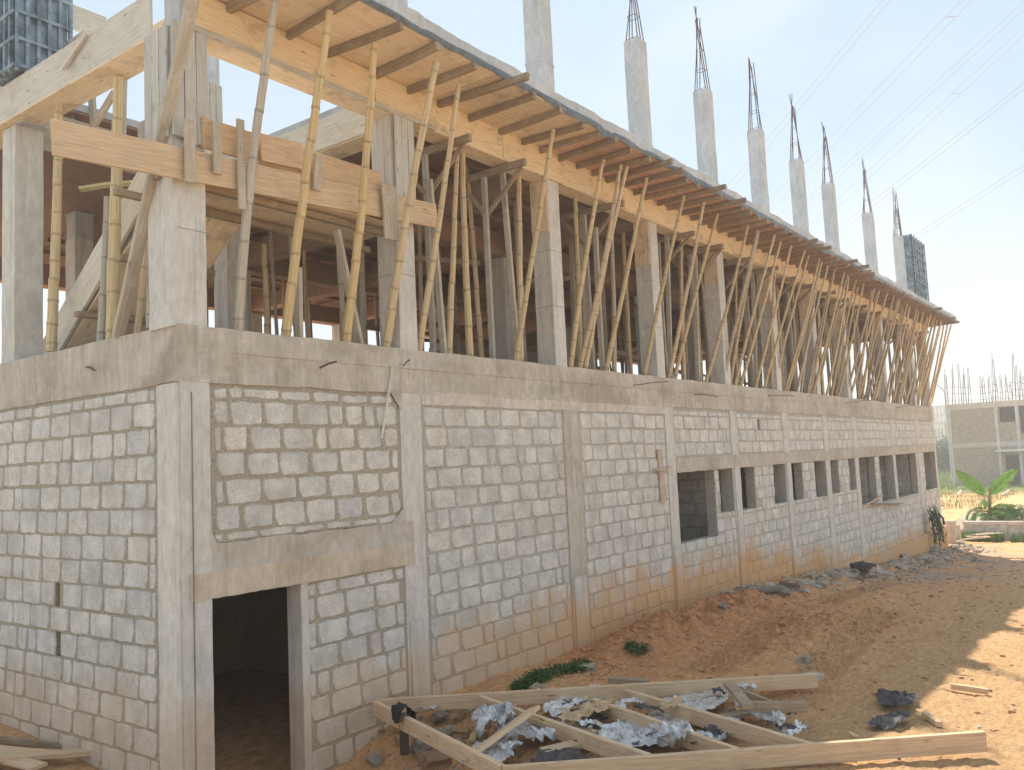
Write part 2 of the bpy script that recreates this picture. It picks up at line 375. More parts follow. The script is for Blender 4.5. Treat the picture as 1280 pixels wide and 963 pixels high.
# ------------------------------------------------------------------ masonry
def place(plane):
    if plane == 'front': return lambda u, z, d: (u, -d, z)
    if plane == 'side': return lambda u, z, d: (-d, u, z)
    if isinstance(plane, tuple): return lambda u, z, d: (plane[1] - d, u, z)       # ('x', X): faces -X at X
def blk_col():
    r = rnd(); v = U(.94, 1.06)
    if r < .60: c = (.66, .63, .58)
    elif r < .78: c = (.645, .615, .57)
    elif r < .88: c = (.62, .60, .57)
    else: c = (.66, .615, .555)
    return tuple(x * v for x in c)
def one_block(mb, f, u0, u1, z0, z1, wob, n=3, h=.008):
    w, hh = u1 - u0, z1 - z0
    if w < .05 or hh < .04: return
    r = min(.035, w * .25, hh * .25); ring = []
    sd = U(0, 999)
    def side(a, b, k): return [(a[0] + (b[0] - a[0]) * t / k, a[1] + (b[1] - a[1]) * t / k) for t in range(k)]
    kx = max(2, int(w / .07)) if n > 2 else 2; kz = max(2, int(hh / .06)) if n > 2 else 2
    ring = side((u0 + r, z0), (u1 - r, z0), kx) + side((u1 - r * .15, z0 + r * .3), (u1, z1 - r), kz) + side((u1 - r * .3, z1 - r * .15), (u0 + r, z1), kx) + side((u0 + r * .15, z1 - r * .3), (u0, z0 + r), kz)
    cu, cz = (u0 + u1) / 2, (z0 + z1) / 2; v = []; m = len(ring)
    pr = []
    for (a, b) in ring:
        j = noise.noise_vector(Vector((a * 9 + sd, b * 9, sd))) * wob * .9 + noise.noise_vector(Vector((a * 34, b * 34 + sd, sd))) * wob * 1.15
        pr.append((a + j.x - (a - cu) * .01, b + j.y))
    dz = U(-.004, .008)
    grow = .010 if wob > .01 else .006
    for (a, b) in pr:
        L = math.hypot(a - cu, b - cz); k = grow + .007 * noise.noise(Vector((a * 22 + sd, b * 22, 3))); v.append(f(a + (a - cu) / L * k, b + (b - cz) / L * k, -.001))
    for (a, b) in pr: v.append(f(a, b, .003))
    for (a, b) in pr:
        k = .007; du = cu - a; dv = cz - b; L = math.hypot(du, dv); v.append(f(a + du / L * k, b + dv / L * k, h + dz))
    fs = [(j * m + i, j * m + (i + 1) % m, (j + 1) * m + (i + 1) % m, (j + 1) * m + i) for j in (0, 1) for i in range(m)] + [tuple(range(2 * m, 3 * m))]
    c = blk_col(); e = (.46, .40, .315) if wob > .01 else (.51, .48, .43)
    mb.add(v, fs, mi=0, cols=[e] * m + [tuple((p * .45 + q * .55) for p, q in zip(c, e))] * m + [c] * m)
def courses(mb, plane, u0, u1, z0, z1, openings=(), joint=.035, wob=.008, n=3, ref=-.68, ch=.25, bl=.44, missing=()):
    f = place(plane)
    k = math.ceil((ref - z1) / ch) - 1
    z = ref - ch * k
    while z > z0:
        zt = min(z, z1); zb = max(z - ch, z0); row = round((ref - z) / ch)
        u = u0 - bl * (0.5 if row % 2 else 0) - U(0, .12)
        while u < u1:
            L = bl * (U(.93, 1.06) if rnd() > (.07 if wob > .01 else .12) else U(.4, .75))
            a, b = max(u, u0), min(u + L, u1)
            ja = joint * U(.5, 1.2)
            segs = [(a + ja / 2, b - ja / 2, zb + joint * U(.22, .5), zt - joint * U(.22, .5))]
            for (o0, o1, oz0, oz1) in openings:
                new = []
                for (s0, s1, q0, q1) in segs:
                    if s1 <= o0 or s0 >= o1 or q1 <= oz0 or q0 >= oz1: new.append((s0, s1, q0, q1)); continue
                    if q0 < oz0 - .05: new.append((s0, s1, q0, oz0)); continue
                    if q1 > oz1 + .05: new.append((s0, s1, oz1, q1)); continue
                    if s0 < o0: new.append((s0, o0, q0, q1))
                    if s1 > o1: new.append((o1, s1, q0, q1))
                segs = new
            dd = .013 * nz(u * .7, row * .37, 3)
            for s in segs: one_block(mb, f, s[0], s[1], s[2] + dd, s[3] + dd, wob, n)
            u += L
        z -= ch
def wall_body(mb, plane, u0, u1, z0, z1, openings=(), th=.2):
    f = place(plane)
    zs = sorted(set([z0, z1] + [q for o in openings for q in (o[2], o[3]) if z0 < q < z1]))
    for za, zb in zip(zs, zs[1:]):
        cuts = sorted([(max(o[0], u0), min(o[1], u1)) for o in openings if o[2] < (za + zb) / 2 < o[3] and o[1] > u0 and o[0] < u1])
        u = u0; runs = []
        for a, b in cuts:
            if a > u: runs.append((u, a))
            u = b
        if u < u1: runs.append((u, u1))
        for a, b in runs:
            p = f(a, za, 0); q = f(b, zb, -th)
            rough_box(mb, min(p[0], q[0]), max(p[0], q[0]), min(p[1], q[1]), max(p[1], q[1]), za, zb, .25, .004, mi=1)
BM = [M['block'], M['mortar']]
B = empty('unfinished_building', (0, 0, -4.1), 'long unfinished grey block building with bare concrete columns rising above its upper deck', 'building')
OPEN = [(9.95, 11.58, -3.0, -1.715), (11.79, 12.48, -2.58, -1.715), (12.89, 13.66, -2.6, -1.715), (14.8, 15.58, -2.6, -1.715), (15.97, 16.75, -2.6, -1.715),
        (17.7, 18.6, -2.62, -1.715), (19.0, 19.7, -2.61, -1.715), (20.67, 21.28, -2.6, -1.715), (21.7, 23.4, -3.08, -1.715), (23.95, 25.65, -3.13, -1.715),
        (26.02, 28.9, -3.12, -1.715), (30.2, 32.12, -3.1, -1.715)]
LC = [(0, .30), (2.84, 3.2), (6.3, 6.72), (9.6, 9.93), (12.5, 12.87), (15.6, 15.95), (18.62, 18.98), (21.3, 21.68), (25.67, 26.0), (29.3, 29.75), (32.14, 32.42)]
slot_f = P(948, 531, 1, 0).x
s1 = P(72, 765, 0, 0); s2 = P(73, 826, 0, 0)
# front wall, one panel between each pair of tie columns
for i in range(len(LC) - 1):
    x0, x1 = LC[i][1], LC[i + 1][0]; zb = min(gz0(x0, 0), gz0(x1, 0)) - .45
    mb = MB(); n = 3 if x0 < 14 else 2; jn = .04 if x0 < 7 else .035
    if i == 0:
        ops = [(.31, 1.34, -9, -2.50)]
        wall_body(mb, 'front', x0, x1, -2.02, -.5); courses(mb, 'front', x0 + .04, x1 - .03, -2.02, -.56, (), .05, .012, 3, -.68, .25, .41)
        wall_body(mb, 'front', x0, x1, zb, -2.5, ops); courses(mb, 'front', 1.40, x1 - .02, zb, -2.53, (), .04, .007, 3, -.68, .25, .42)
    elif x1 < 9.9:
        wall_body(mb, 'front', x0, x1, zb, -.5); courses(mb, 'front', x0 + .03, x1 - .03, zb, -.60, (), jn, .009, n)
    else:
        ops = [o for o in OPEN if o[1] > x0 and o[0] < x1]
        top = [(slot_f - .07, slot_f + .07, -.93, -.70)] if x0 < slot_f < x1 else []
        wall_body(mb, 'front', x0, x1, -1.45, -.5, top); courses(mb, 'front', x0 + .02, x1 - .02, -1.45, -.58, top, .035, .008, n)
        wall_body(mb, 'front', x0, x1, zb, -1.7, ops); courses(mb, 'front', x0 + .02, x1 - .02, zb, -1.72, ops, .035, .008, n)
    part(mb, 'block_wall', BM, B)
# side wall
sl = [(s1.y - .05, s1.y + .05, -2.68, -2.43), (s2.y - .05, s2.y + .05, -3.18, -2.93)]
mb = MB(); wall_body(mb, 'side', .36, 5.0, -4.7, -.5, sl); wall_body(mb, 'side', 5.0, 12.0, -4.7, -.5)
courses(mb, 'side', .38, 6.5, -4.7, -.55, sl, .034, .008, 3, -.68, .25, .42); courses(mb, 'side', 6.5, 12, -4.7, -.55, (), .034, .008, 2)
part(mb, 'block_wall', BM, B)
# tie columns
for k, (a, b) in enumerate(LC):
    mb = MB(); zb = gz0(a, 0) - .5
    rough_box(mb, a, b, -.012 if k else -.02, .26 if k else .35, zb, -.5, .11, .007)
    if k == 0: aabb(mb, .105, .112, -.031, -.02, -4.4, -.62, (.45, .42, .38)); rough_box(mb, -.02, .0, .0, .34, -4.6, -.54, .12, .006, (1.12, 1.12, 1.1))  # last box: lighter skin on the left face, its sky light painted in
    part(mb, 'column', M['column'] if k not in (2,) else M['beam'], B)
    if k in (1, 2, 3, 4, 5):     # cast kicker left proud at the foot of the column
        z1_ = (-3.15, -3.12, -3.0, -1.7, -1.7)[k - 1]
        mb = MB(); w = b - a; rough_box(mb, a + w * .12, b - w * .1, -.032, -.012, zb, z1_, .1, .005); part(mb, 'column_casing', M['column'], B)
# beams
mb = MB(); rough_box(mb, -.022, 32.45, -.022, .25, -.53, 0, .09, .014); part(mb, 'ring_beam', M['beam'], B)
mb = MB(); rough_box(mb, -.020, .25, .252, 12.0, -.53, 0.0, .09, .014); part(mb, 'ring_beam', M['beam'], B)
mb = MB(); rough_box(mb, 0.6, 32.4, -.034, -.02, -.235, -.225, .2, .006, (1.1, 1.08, 1.02)); part(mb, 'board_mark', M['beam'], B)
mb = MB(); rough_box(mb, .08, 3.0, -.020, .22, -2.52, -2.02, .07, .014)
mb.add([(.28, -.022, -2.04), (.28, -.022, -1.86), (.36, -.022, -2.04), (2.86, -.022, -2.04), (2.86, -.022, -1.84), (2.62, -.022, -2.04), (2.86, -.022, -.52), (2.86, -.022, -.74), (2.68, -.022, -.52)], [(0, 2, 1), (3, 4, 5), (6, 8, 7)], (1, 1, 1)); part(mb, 'lintel', M['beam'], B)
mb = MB(); rough_box(mb, 9.94, 32.13, -.022, .21, -1.715, -1.45, .12, .010); part(mb, 'lintel', M['beam'], B)
mb = MB(); rough_box(mb, .07, 2.93, -.030, -.018, -2.515, -2.27, .06, .012, (1.13, 1.05, .95)); part(mb, 'lintel_render', M['beam'], B)
mb = MB(); rough_box(mb, 1.325, 1.42, -.012, .205, -4.9, -2.51, .1, .005); part(mb, 'door_jamb', M['column'], B)
mb = MB(); rough_box(mb, 3.2, 9.6, -.020, .0, -.66, -.5, .09, .018, (1.12, 1.1, 1.08)); part(mb, 'render_band', M['concrete'], B)
mb = MB(); rough_box(mb, 18.0, 32.55, -.13, -.0, -6.2, -4.57, .15, .016); part(mb, 'footing', M['beam'], B)
# floor slab, far walls and partitions
mb = MB(); aabb(mb, .25, 32.4, .25, 12, -.22, -.03); part(mb, 'floor_slab', M['concrete'], B)
mb = MB(); aabb(mb, .2, 32.3, 3.6, 3.8, -6, -.22, (.4, .4, .4)); part(mb, 'inner_wall', M['mortar'], B)  # dark tint for the gloom behind the doorway; the mortar material ignores it
for x in (3.3, 6.5, 9.8, 12.56, 14.4, 17.2, 20.2, 23.45, 25.75, 28.95, 32.15):
    mb = MB(); wall_body(mb, ('x', x), .21, 3.6, -5.6, -.22, (), .15)
    if 9 < x < 31: courses(mb, ('x', x), .24, 3.6, -3.6, -.3, (), .04, .006, 2)
    part(mb, 'partition_wall', BM, B)
mb = MB(); aabb(mb, 0, 32.4, 11.8, 12, -6, 0); aabb(mb, 17.5, 26.3, 11.8, 12, 0.0, 2.9); part(mb, 'rear_wall', M['mortar'], B)
mb = MB(); aabb(mb, 32.2, 32.4, .3, 11.8, -6, 0); part(mb, 'end_wall', M['mortar'], B)
# reinforcement starter bars poking out of the ring beam
for (px, py, qx, qy) in ((400, 460, 421, 452), (792, 482, 836, 477), (868, 493, 898, 496), (960, 495, 992, 495), (1056, 504, 1092, 500), (1120, 510, 1142, 507), (505, 457, 512, 450), (108, 459, 118, 463)):
    if px > 150: a = P(px, py, 1, -.03); b = P(qx, qy, 1, -.22); 
    else: a = P(px, py, 0, -.02); b = P(qx, qy, 0, -.18)
    mb = MB(); tube(mb, [a, a.lerp(b, .5) + Vector((0, 0, .01)), b], .008 if px > 500 else .011, 6); part(mb, 'rebar', M['steel'], B)
# columns of the upper storey
XR = [.30, 3.2, 6.5, 9.75, 12.75, 15.78, 18.72, 21.5, 25.8, 29.95, 32.4]
YR = [3.3, 7.6, 11.5]
for xr in XR:
    mb = MB(); rough_box(mb, xr - .30 - (.05 if xr < 1 else 0), xr, .0, .32 if xr > 1 else .40, -.02, 2.84, .14, .005)
    for z in (.9, 1.75): rough_box(mb, xr - .302, xr + .002, -.003, .322 if xr > 1 else .402, z, z + .008, .3, .001, (.6, .57, .52))
    c = part(mb, 'column', M['column'], B)
    mb = MB(); board(mb, (xr - .312, .16, 2.05 + U(-.1, .1)), (xr - .312, .16, 2.85), .3, .024, (1, .95, .9), (1, 0, 0)); part(mb, 'column_shutter', M['ply'], B)
for y in YR:
    for xr in XR:
        x = xr if xr > 1 else .34
        if y > 4 and xr > 20 and xr < 32: continue
        mb = MB(); rough_box(mb, x - .32, x, y, y + .32, -.02, 2.8, .3, .004); part(mb, 'column', M['column'], B)
# column stubs above the deck with their reinforcement
def stub(xr, y0, z0, zt, bars=6, top=8.1, w=.31, cmat='stub'):
    mb = MB(); rough_box(mb, xr - w, xr, y0, y0 + w, z0, zt, .12, .007)
    zc = z0 + (zt - z0) * .33
    rough_box(mb, xr - w - .012, xr + .012, y0 - .012, y0 + w + .012, zc, zc + .035, .12, .012)
    c = part(mb, 'column', M[cmat], B)
    if not bars: return c
    pts = [(xr - w + .03, y0 + .03), (xr - .03, y0 + .03), (xr - .03, y0 + w - .03), (xr - w + .03, y0 + w - .03), (xr - w / 2, y0 + .03), (xr - w / 2, y0 + w - .03)][:bars]
    tip = Vector((xr - w + .07, y0 + .12, top))
    for (x, y) in pts:
        a = Vector((x, y, zt - .02)); b = tip + Vector((U(-.05, .07), U(-.05, .05), U(-.45, .1)))
        m = a.lerp(b, .5) + Vector((.012, 0, 0)); mb = MB(); tube(mb, [a, m, b], .0105, 6)
        o = mb.build('rebar', M['steel']); o.data.transform(Matrix.Translation(-root_loc(c))); o.parent = c
    mb = MB(); z = zt + .04
    q = [(xr - w + .04, y0 + .04), (xr - .04, y0 + .04), (xr - .04, y0 + w - .04), (xr - w + .04, y0 + w - .04)]
    for k in range(4): f_ = k * .24; cx, cy = sum(a for a, b in q) / 4, sum(b for a, b in q) / 4; ox, oy = (tip.x - cx) * f_, (tip.y - cy) * f_; tube(mb, [Vector((cx + ox + (a - cx) * (1 - f_), cy + oy + (b - cy) * (1 - f_), z + (top - zt) * f_)) for a, b in q + q[:1]], .006, 5)
    o = mb.build('stirrup', M['steel']); o.data.transform(Matrix.Translation(-root_loc(c))); o.parent = c
    return c
for xr in XR[1:10]: stub(xr + .04, .0, 3.30, 6.33 if xr > 7 else 7.6, 6, 8.15 if xr > 7 else 9.3)
stub(32.1, .4, 3.3, 6.2, 4, 8.1)
stub(.34, 3.15, 2.8, 6.5, 6, 8.5); stub(3.2, 7.6, 2.8, 4.1, 6, 5.6)
stub(6.5, 7.6, 3.3, 3.6, 6, 5.9); stub(3.12, 3.75, 2.6, 6.4, 4, 8.0)
# upper floor: concrete with a ragged edge, cast on the formwork deck
mb = MB(); rough_box(mb, 0.05, 33.0, -1.06, .3, 3.325, 3.475, .11, .026, (1.02, 1.02, 1.02)); part(mb, 'upper_slab', M['stub'], B)
mb = MB(); aabb(mb, 3.2, 32.5, .3, 12, 3.32, 3.42); aabb(mb, 0, 3.2, 3.6, 12, 3.32, 3.42); part(mb, 'upper_slab', M['stub'], B)
mb = MB(); rough_box(mb, .05, 32.6, .002, .25, 2.88, 3.325, .3, .004); part(mb, 'edge_beam', M['stub'], B)
# stairs
mb = MB()
def flight(mb, x0, x1, ya, za, yb, zb, n, th=.16):
    dy, dz = (yb - ya) / n, (zb - za) / n; prof = [(ya, za)]
    for i in range(n): prof += [(ya + dy * i, za + dz * (i + 1)), (ya + dy * (i + 1), za + dz * (i + 1))]
    prof += [(yb, zb - th * 1.3), (ya, za - th * 1.3)]
    m = len(prof); vs = [(x0, a, b) for a, b in prof] + [(x1, a, b) for a, b in prof]
    fs = [tuple(range(m)), tuple(range(2 * m - 1, m - 1, -1))] + [(i, (i + 1) % m, m + (i + 1) % m, m + i) for i in range(m)]
    mb.add(vs, fs)
flight(mb, .42, 1.45, 3.1, .2, 1.05, 1.72, 9); aabb(mb, .36, 3.0, .1, 1.05, 1.56, 1.72); flight(mb, 1.6, 2.75, 1.05, 1.72, 3.4, 3.3, 9)
part(mb, 'stairs', M['concrete'], B)
# stair and landing formwork
SF = empty('stair_formwork', (1.5, 1.5, 0), 'plywood and plank formwork of the sloping stair flight and its landing by the corner column', 'formwork')
def bd(root, a, b, w, h, mat, col=(1, 1, 1), upv=(0, 0, 1), name='board', **k):
    mb = MB(); board(mb, a, b, w, h, col, upv, **k); return part(mb, name, M[mat], root)
bd(SF, (.36, 3.35, .02), (.36, 1.0, 1.78), .04, .36, 'cement_board', (1.15, 1.12, 1.05), name='side_board')
bd(SF, (.93, 3.4, -.20), (.93, .95, 1.5), 1.06, .025, 'ply', name='soffit_board')
bd(SF, (2.2, 1.05, 1.44), (2.2, 3.5, 3.05), 1.15, .025, 'ply', name='soffit_board')
for t in (.12, .42, .72): bd(SF, (.26, 3.4 - 2.45 * t, -.26 + 1.7 * t), (1.5, 3.4 - 2.45 * t, -.26 + 1.7 * t), .09, .06, 'timber', name='bearer')
bd(SF, (.3, .55, 1.5), (3.1, .55, 1.5), 1.0, .03, 'ply', name='soffit_board', upv=(0, 0, 1))
a, b = P(65, 172, 1, -.1), P(545, 270, 1, -.1)
bd(SF, a, b, .035, .30, 'plank', name='side_plank')
a, b = P(236, 160, 1, -.14), P(500, 226, 1, -.14); a.z += 0
bd(SF, P(252, 165, 1, -.06), P(476, 232, 1, -.06), .035, .30, 'plank', (.95, .9, .85), name='side_plank')
bd(SF, P(325, 184, 1, -.12), P(378, 196, 1, -.12), .03, .28, 'plank', (1.02, .98, .95), name='side_plank')
for (p, q, w) in (((270, 152), (272, 218), .09), ((398, 195), (396, 238), .10), ((300, 150), (303, 262), .08), ((486, 232), (490, 300), .24), ((236, 150), (238, 228), .1)):
    bd(SF, P(*p, 1, -.17), P(*q, 1, -.17), w, .03, 'timber_grey', (1.1, 1.02, .95), (0, 1, 0), name='cleat')
bd(SF, (-.1, .2, 1.42), (3.3, .2, 1.42), .08, .07, 'timber', name='bearer'); bd(SF, (-.1, .9, 1.42), (3.3, .9, 1.42), .08, .07, 'timber', name='bearer')
# column shutters at the corner
CS = empty('corner_column_shutter', (.1, .2, 1.6), 'cement-stained vertical boards shuttering the top of the corner column', 'formwork')
for k in range(3): bd(CS, (-.075, .07 + .125 * k, 1.66 + U(0, .1)), (-.075, .07 + .125 * k, 2.86 + U(-.05, .03)), .12, .03, 'cement_board', (.95 + .1 * (k % 2),) * 3, (1, 0, 0), name='board')
for k in range(3): bd(CS, (.0 + .125 * k, -.035, 1.72 + U(0, .1)), (.0 + .125 * k, -.035, 2.88), .118, .028, 'cement_board', (.95 + .08 * (k % 2),) * 3, (0, 1, 0), name='board')
CS2 = empty('column_shutter', (3.05, .1, 1.6), 'board shutter round the second column, above the landing planks', 'formwork')
for k in range(3): bd(CS2, (2.862, .06 + .11 * k, 1.75), (2.862, .06 + .11 * k, 2.84), .105, .028, 'cement_board', (1,) * 3, (1, 0, 0), name='board')
for k in range(3): bd(CS2, (2.94 + .11 * k, -.035, 1.75 + U(0, .1)), (2.94 + .11 * k, -.035, 2.86), .105, .028, 'cement_board', (1.05,) * 3, (0, 1, 0), name='board')
IC = empty('inner_column_shutter', (3.0, 3.9, 1.2), 'tall grey board shutter round the inner column behind the corner column', 'formwork')
for k in range(3): bd(IC, (2.79, 3.8 + .11 * k, 1.3), (2.79, 3.8 + .11 * k, 4.3), .105, .028, 'timber_grey', (1,) * 3, (1, 0, 0), name='board')
for k in range(3): bd(IC, (2.86 + .11 * k, 3.72, 1.3 + U(0, .2)), (2.86 + .11 * k, 3.72, 4.4), .105, .028, 'timber_grey', (1.05,) * 3, (0, 1, 0), name='board')
# ------------------------------------------------------------------ formwork deck under the upper slab
D = empty('formwork_deck', (16, 0, 3.2), 'overhanging timber and plywood formwork deck carrying the wet upper slab along the facade', 'formwork')
x = .02; k = 0
while x < 33:
    w = 1.2 if x < 6 else U(.55, .95); x2 = min(x + w, 33.0)
    c = U(.9, 1.1); red = smooth(5, 9, x); mb = MB()
    col = (c * 1.02, c * (1 - .05 * red), c * (1 - .05 * red))
    z = 3.285 + U(-.006, .006)
    board(mb, (x + .004, -.53, z), (x2 - .004, -.53, z), 1.03, .022, col, warp=.004, seg=3)
    if x < 100: part(mb, 'deck_board', M['ply'] if x < 5.5 else M['ply_red'], D)
    x = x2
x = 0.62; jx = []
while x < 33.05:
    jx.append(x); x += U(.58, .68) if x < 5.5 else U(.40, .52)
for i, x in enumerate(jx):
    out = U(.0, .06); 
    if rnd() < .24: out = U(.12, .4)
    y1 = -1.04 - out; w = U(.05, .075)
    mb = MB(); tl = U(-.05, .05); board(mb, (x + tl, -.03, 3.225), (x - tl, y1, 3.225 + U(-.01, .012)), w, .085, (U(.8, 1.05),) * 3, warp=.01)
    part(mb, 'joist', M['timber'] if x < 6 or out > .1 else M['timber'], D)
x = .15; k = 0
while x < 32.6:
    L = U(2.2, 2.9) if x > 1 else 2.44; x2 = min(x + L, 32.6); c = U(.93, 1.1)
    bd(D, (x + .006, -.022, 3.065), (x2 - .006, -.022, 3.065 + U(-.01, .01)), .022, .40 + U(-.03, .03), 'ply', (c * 1.05, c, c * .88), name='beam_side_board', warp=.003); x = x2
bd(D, (.15, .12, 2.852), (16, .12, 2.852), .3, .022, 'ply', name='beam_bottom_board'); bd(D, (16, .12, 2.852), (32.6, .12, 2.852), .3, .022, 'ply', name='beam_bottom_board')
bd(D, (.1, -.05, 2.87), (3.6, -.05, 2.87), .03, .06, 'timber_grey', (1.15,) * 3, name='batten')
# left end and side beam forms
bd(D, (-.03, .35, 3.06), (-.03, 3.6, 3.06), .03, .46, 'cement_board', (1.12, 1.1, 1.05), name='beam_side_board'); bd(D, (-.03, 3.6, 3.06), (-.03, 8, 3.06), .03, .46, 'cement_board', (1.1, 1.08, 1.03), name='beam_side_board')
bd(D, (.12, .4, 2.83), (.12, 8, 2.83), .34, .03, 'ply', name='beam_bottom_board')
bd(D, (.30, .4, 3.06), (.30, 8, 3.06), .03, .40, 'ply', name='beam_side_board')
bd(D, (2.86, .3, 2.92), (2.86, 3.9, 2.92), .03, .40, 'cement_board', (1.15, 1.1, 1.0), name='beam_side_board'); bd(D, (3.04, .3, 2.72), (3.04, 3.9, 2.72), .34, .03, 'ply', name='beam_bottom_board')
bd(D, (.3, 3.52, 2.9), (3.0, 3.52, 2.9), .03, .5, 'timber_grey', (1.05, 1, .95), name='beam_side_board')
# inner decks and beam forms
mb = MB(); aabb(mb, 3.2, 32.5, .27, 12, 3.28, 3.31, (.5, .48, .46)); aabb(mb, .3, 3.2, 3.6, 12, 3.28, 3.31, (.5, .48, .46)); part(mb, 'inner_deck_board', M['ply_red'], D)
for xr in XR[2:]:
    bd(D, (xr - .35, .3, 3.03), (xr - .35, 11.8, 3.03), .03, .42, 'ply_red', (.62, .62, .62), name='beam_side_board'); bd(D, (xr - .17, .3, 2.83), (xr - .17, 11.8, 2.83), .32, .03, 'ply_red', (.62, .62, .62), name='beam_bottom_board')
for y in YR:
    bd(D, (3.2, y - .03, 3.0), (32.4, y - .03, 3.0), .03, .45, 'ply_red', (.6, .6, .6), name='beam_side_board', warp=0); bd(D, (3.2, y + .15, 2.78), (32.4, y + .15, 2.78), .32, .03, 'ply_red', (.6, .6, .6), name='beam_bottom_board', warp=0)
for y in (1.0, 1.8, 2.6, 4.4, 5.2, 6.0, 6.8, 8.6, 9.5, 10.4):
    bd(D, (3.3, y, 3.2), (32.4, y + U(-.2, .2), 3.2), .08, .09, 'timber', (.8, .75, .7), name='bearer', warp=0, seg=20)
x = 3.6
while x < 32:
    bd(D, (x, .4, 3.255), (x + U(-.1, .1), 11.6, 3.255), .07, .05, 'timber', (.8, .75, .7), name='cross_joist', warp=0, seg=6); x += 1.15
# dark polythene lining hanging out at the deck's edge
mb = MB(); vs = []; fs = []; cc = []
n = 330
for i in range(n + 1):
    x = .1 + 32.8 * i / n; dr = .03 + .07 * abs(nz(x, 3, 0, .9)) + .04 * nz(x, 5, 0, 3) + .07 * max(0, nz(x, 9, 2, .35))
    yy = -1.075 - .03 * nz(x, 1, 1, 2.0)
    vs += [(x, -1.0, 3.318), (x, yy, 3.345), (x, yy - .012 + .02 * nz(x, 2, 8, 5), 3.33 - dr * .6), (x, yy + .015 + .03 * nz(x, 7, 8, 4), 3.31 - dr)]
for i in range(n):
    for j in range(3): k = i * 4 + j; fs.append((k, k + 1, k + 5, k + 4))
mb.add(vs, fs); part(mb, 'polythene_lining', M['polythene'], D, smooth_=True)
# ------------------------------------------------------------------ props along the facade
ORD = 'first second third fourth fifth sixth seventh eighth ninth tenth eleventh twelfth thirteenth fourteenth fifteenth sixteenth seventeenth eighteenth nineteenth twentieth'.split()
TENS = {20: 'twenty', 30: 'thirty', 40: 'forty', 50: 'fifty', 60: 'sixty'}
def ordw(n):
    if n <= 20: return ORD[n - 1]
    t = n // 10 * 10
    return (TENS[t][:-1] + 'ieth') if n == t else TENS[t] + '-' + ORD[n - t - 1]
def thing_mesh(mb, name, mat, label, cat, group=None, origin=None, **k):
    return tag(mb.build(name, mat, origin=origin, **k), label, cat, group)
near = [((297, 411), (345, 0)), ((357, 418), (413, 14)), ((432, 427), (468, 55)), ((482, 432), (546, 77)), ((523, 437), (573, 106)), ((644, 445), (692, 162)),
        ((713, 457), (754, 200)), ((724, 458), (776, 206)), ((731, 458), (784, 208)), ((757, 462), (808, 222)), ((805, 468), (855, 245)), ((835, 470), (880, 253)), ((843, 472), (897, 268)),
        ((882, 478), (935, 282)), ((912, 480), (948, 290))]
lean = []
for a, b in near: lean.append((P(*a, 1, .1), P(*b, 2, 3.17)))
hx = [12.9, 13.53, 14.2, 14.75, 15.5, 16.1, 17.0, 17.6, 18.25, 18.9, 19.6, 20.3, 20.9, 21.9, 22.5, 23.1, 23.8, 24.4, 25.05, 25.7, 26.45, 27.1, 27.8, 28.4, 29.1, 29.85, 30.4, 31.0, 31.6, 32.2, 32.85]
for h in [15.1, 16.6, 17.9, 18.6, 19.3, 20.6, 21.3, 22.2, 22.8, 23.5, 24.1, 24.7, 25.4, 26.0, 26.8, 27.5, 28.1, 28.8, 29.5, 30.1, 30.7, 31.3, 31.9, 32.55]: lean.append((Vector((h - U(-.5, 1.1), .1 + U(-.04, .10), 0)), Vector((h, -.6 + U(-.25, .3), 3.17))))
for h in hx: lean.append((Vector((h - U(.1, .75), .1 + U(-.04, .06), 0)), Vector((h, -.78 + U(-.1, .12), 3.17))))
lean.sort(key=lambda t: t[0].x)
look = ['pale cracked', 'golden', 'thick golden', 'brownish straw', 'slender tan', 'straight tan']
for i, (a, b) in enumerate(lean):
    a.z = -.005; mb = MB(); r = .052 if i < 4 else .042 if i < 16 else U(.034, .042)
    tint = None
    if i == 0: tint = (.50, .44, .36)
    elif i in (1, 2): tint = (.62, .46, .24)
    elif i in (3, 4): tint = (.60, .47, .29)
    bamboo(mb, a, b, r, tint, .05 if i < 8 else .04, 12 if i < 8 else 8)
    if i == 0: lab = 'pale cracked bamboo prop standing just right of the corner column'
    elif i == len(lean) - 1: lab = 'outermost leaning bamboo prop at the far end of the deck'
    else: lab = ('golden ' if i in (1, 2) else '') + 'bamboo prop leaning outwards on the ring beam, ' + ordw(i + 1) + ' from the corner column'
    thing_mesh(mb, 'bamboo_prop', M['bamboo'], lab, 'prop', 'bamboo props leaning out under the deck edge', a)
# upright props just behind the ring beam
up = [('b', (588, 446), (578, 187), 'speckled golden bamboo prop standing upright between the second and third columns'), ('b', (560, 430), (572, 190), 'dull brown bamboo prop beside the speckled upright one past the second column'),
      ('t', (555, 442), (537, 225), 'grey sawn timber prop just right of the second column, tilted left'), ('t', (648, 452), (627, 198), 'pale sawn timber prop crossing the bamboo left of the third column'),
      ('b', (650, 452), (648, 215), 'stout upright bamboo prop just left of the third column'), ('b', (725, 458), (718, 240), 'curved brown bamboo prop just right of the third column'),
      ('t', (753, 463), (744, 285), 'thin grey timber prop midway between the third and fourth columns'), ('b', (767, 463), (764, 285), 'upright bamboo prop just left of the fourth column'),
      ('t', (838, 472), (833, 285), 'thin timber prop just right of the fourth column'), ('b', (855, 474), (851, 292), 'upright bamboo prop midway between the fourth and fifth columns'),
      ('t', (872, 476), (869, 320), 'thin grey timber prop left of the fifth column'), ('t', (374, 424), (373, 335), 'short grey timber post under the landing planks'),
      ('t', (452, 430), (421, 288), 'grey timber prop slanting under the landing, left of the second column')]
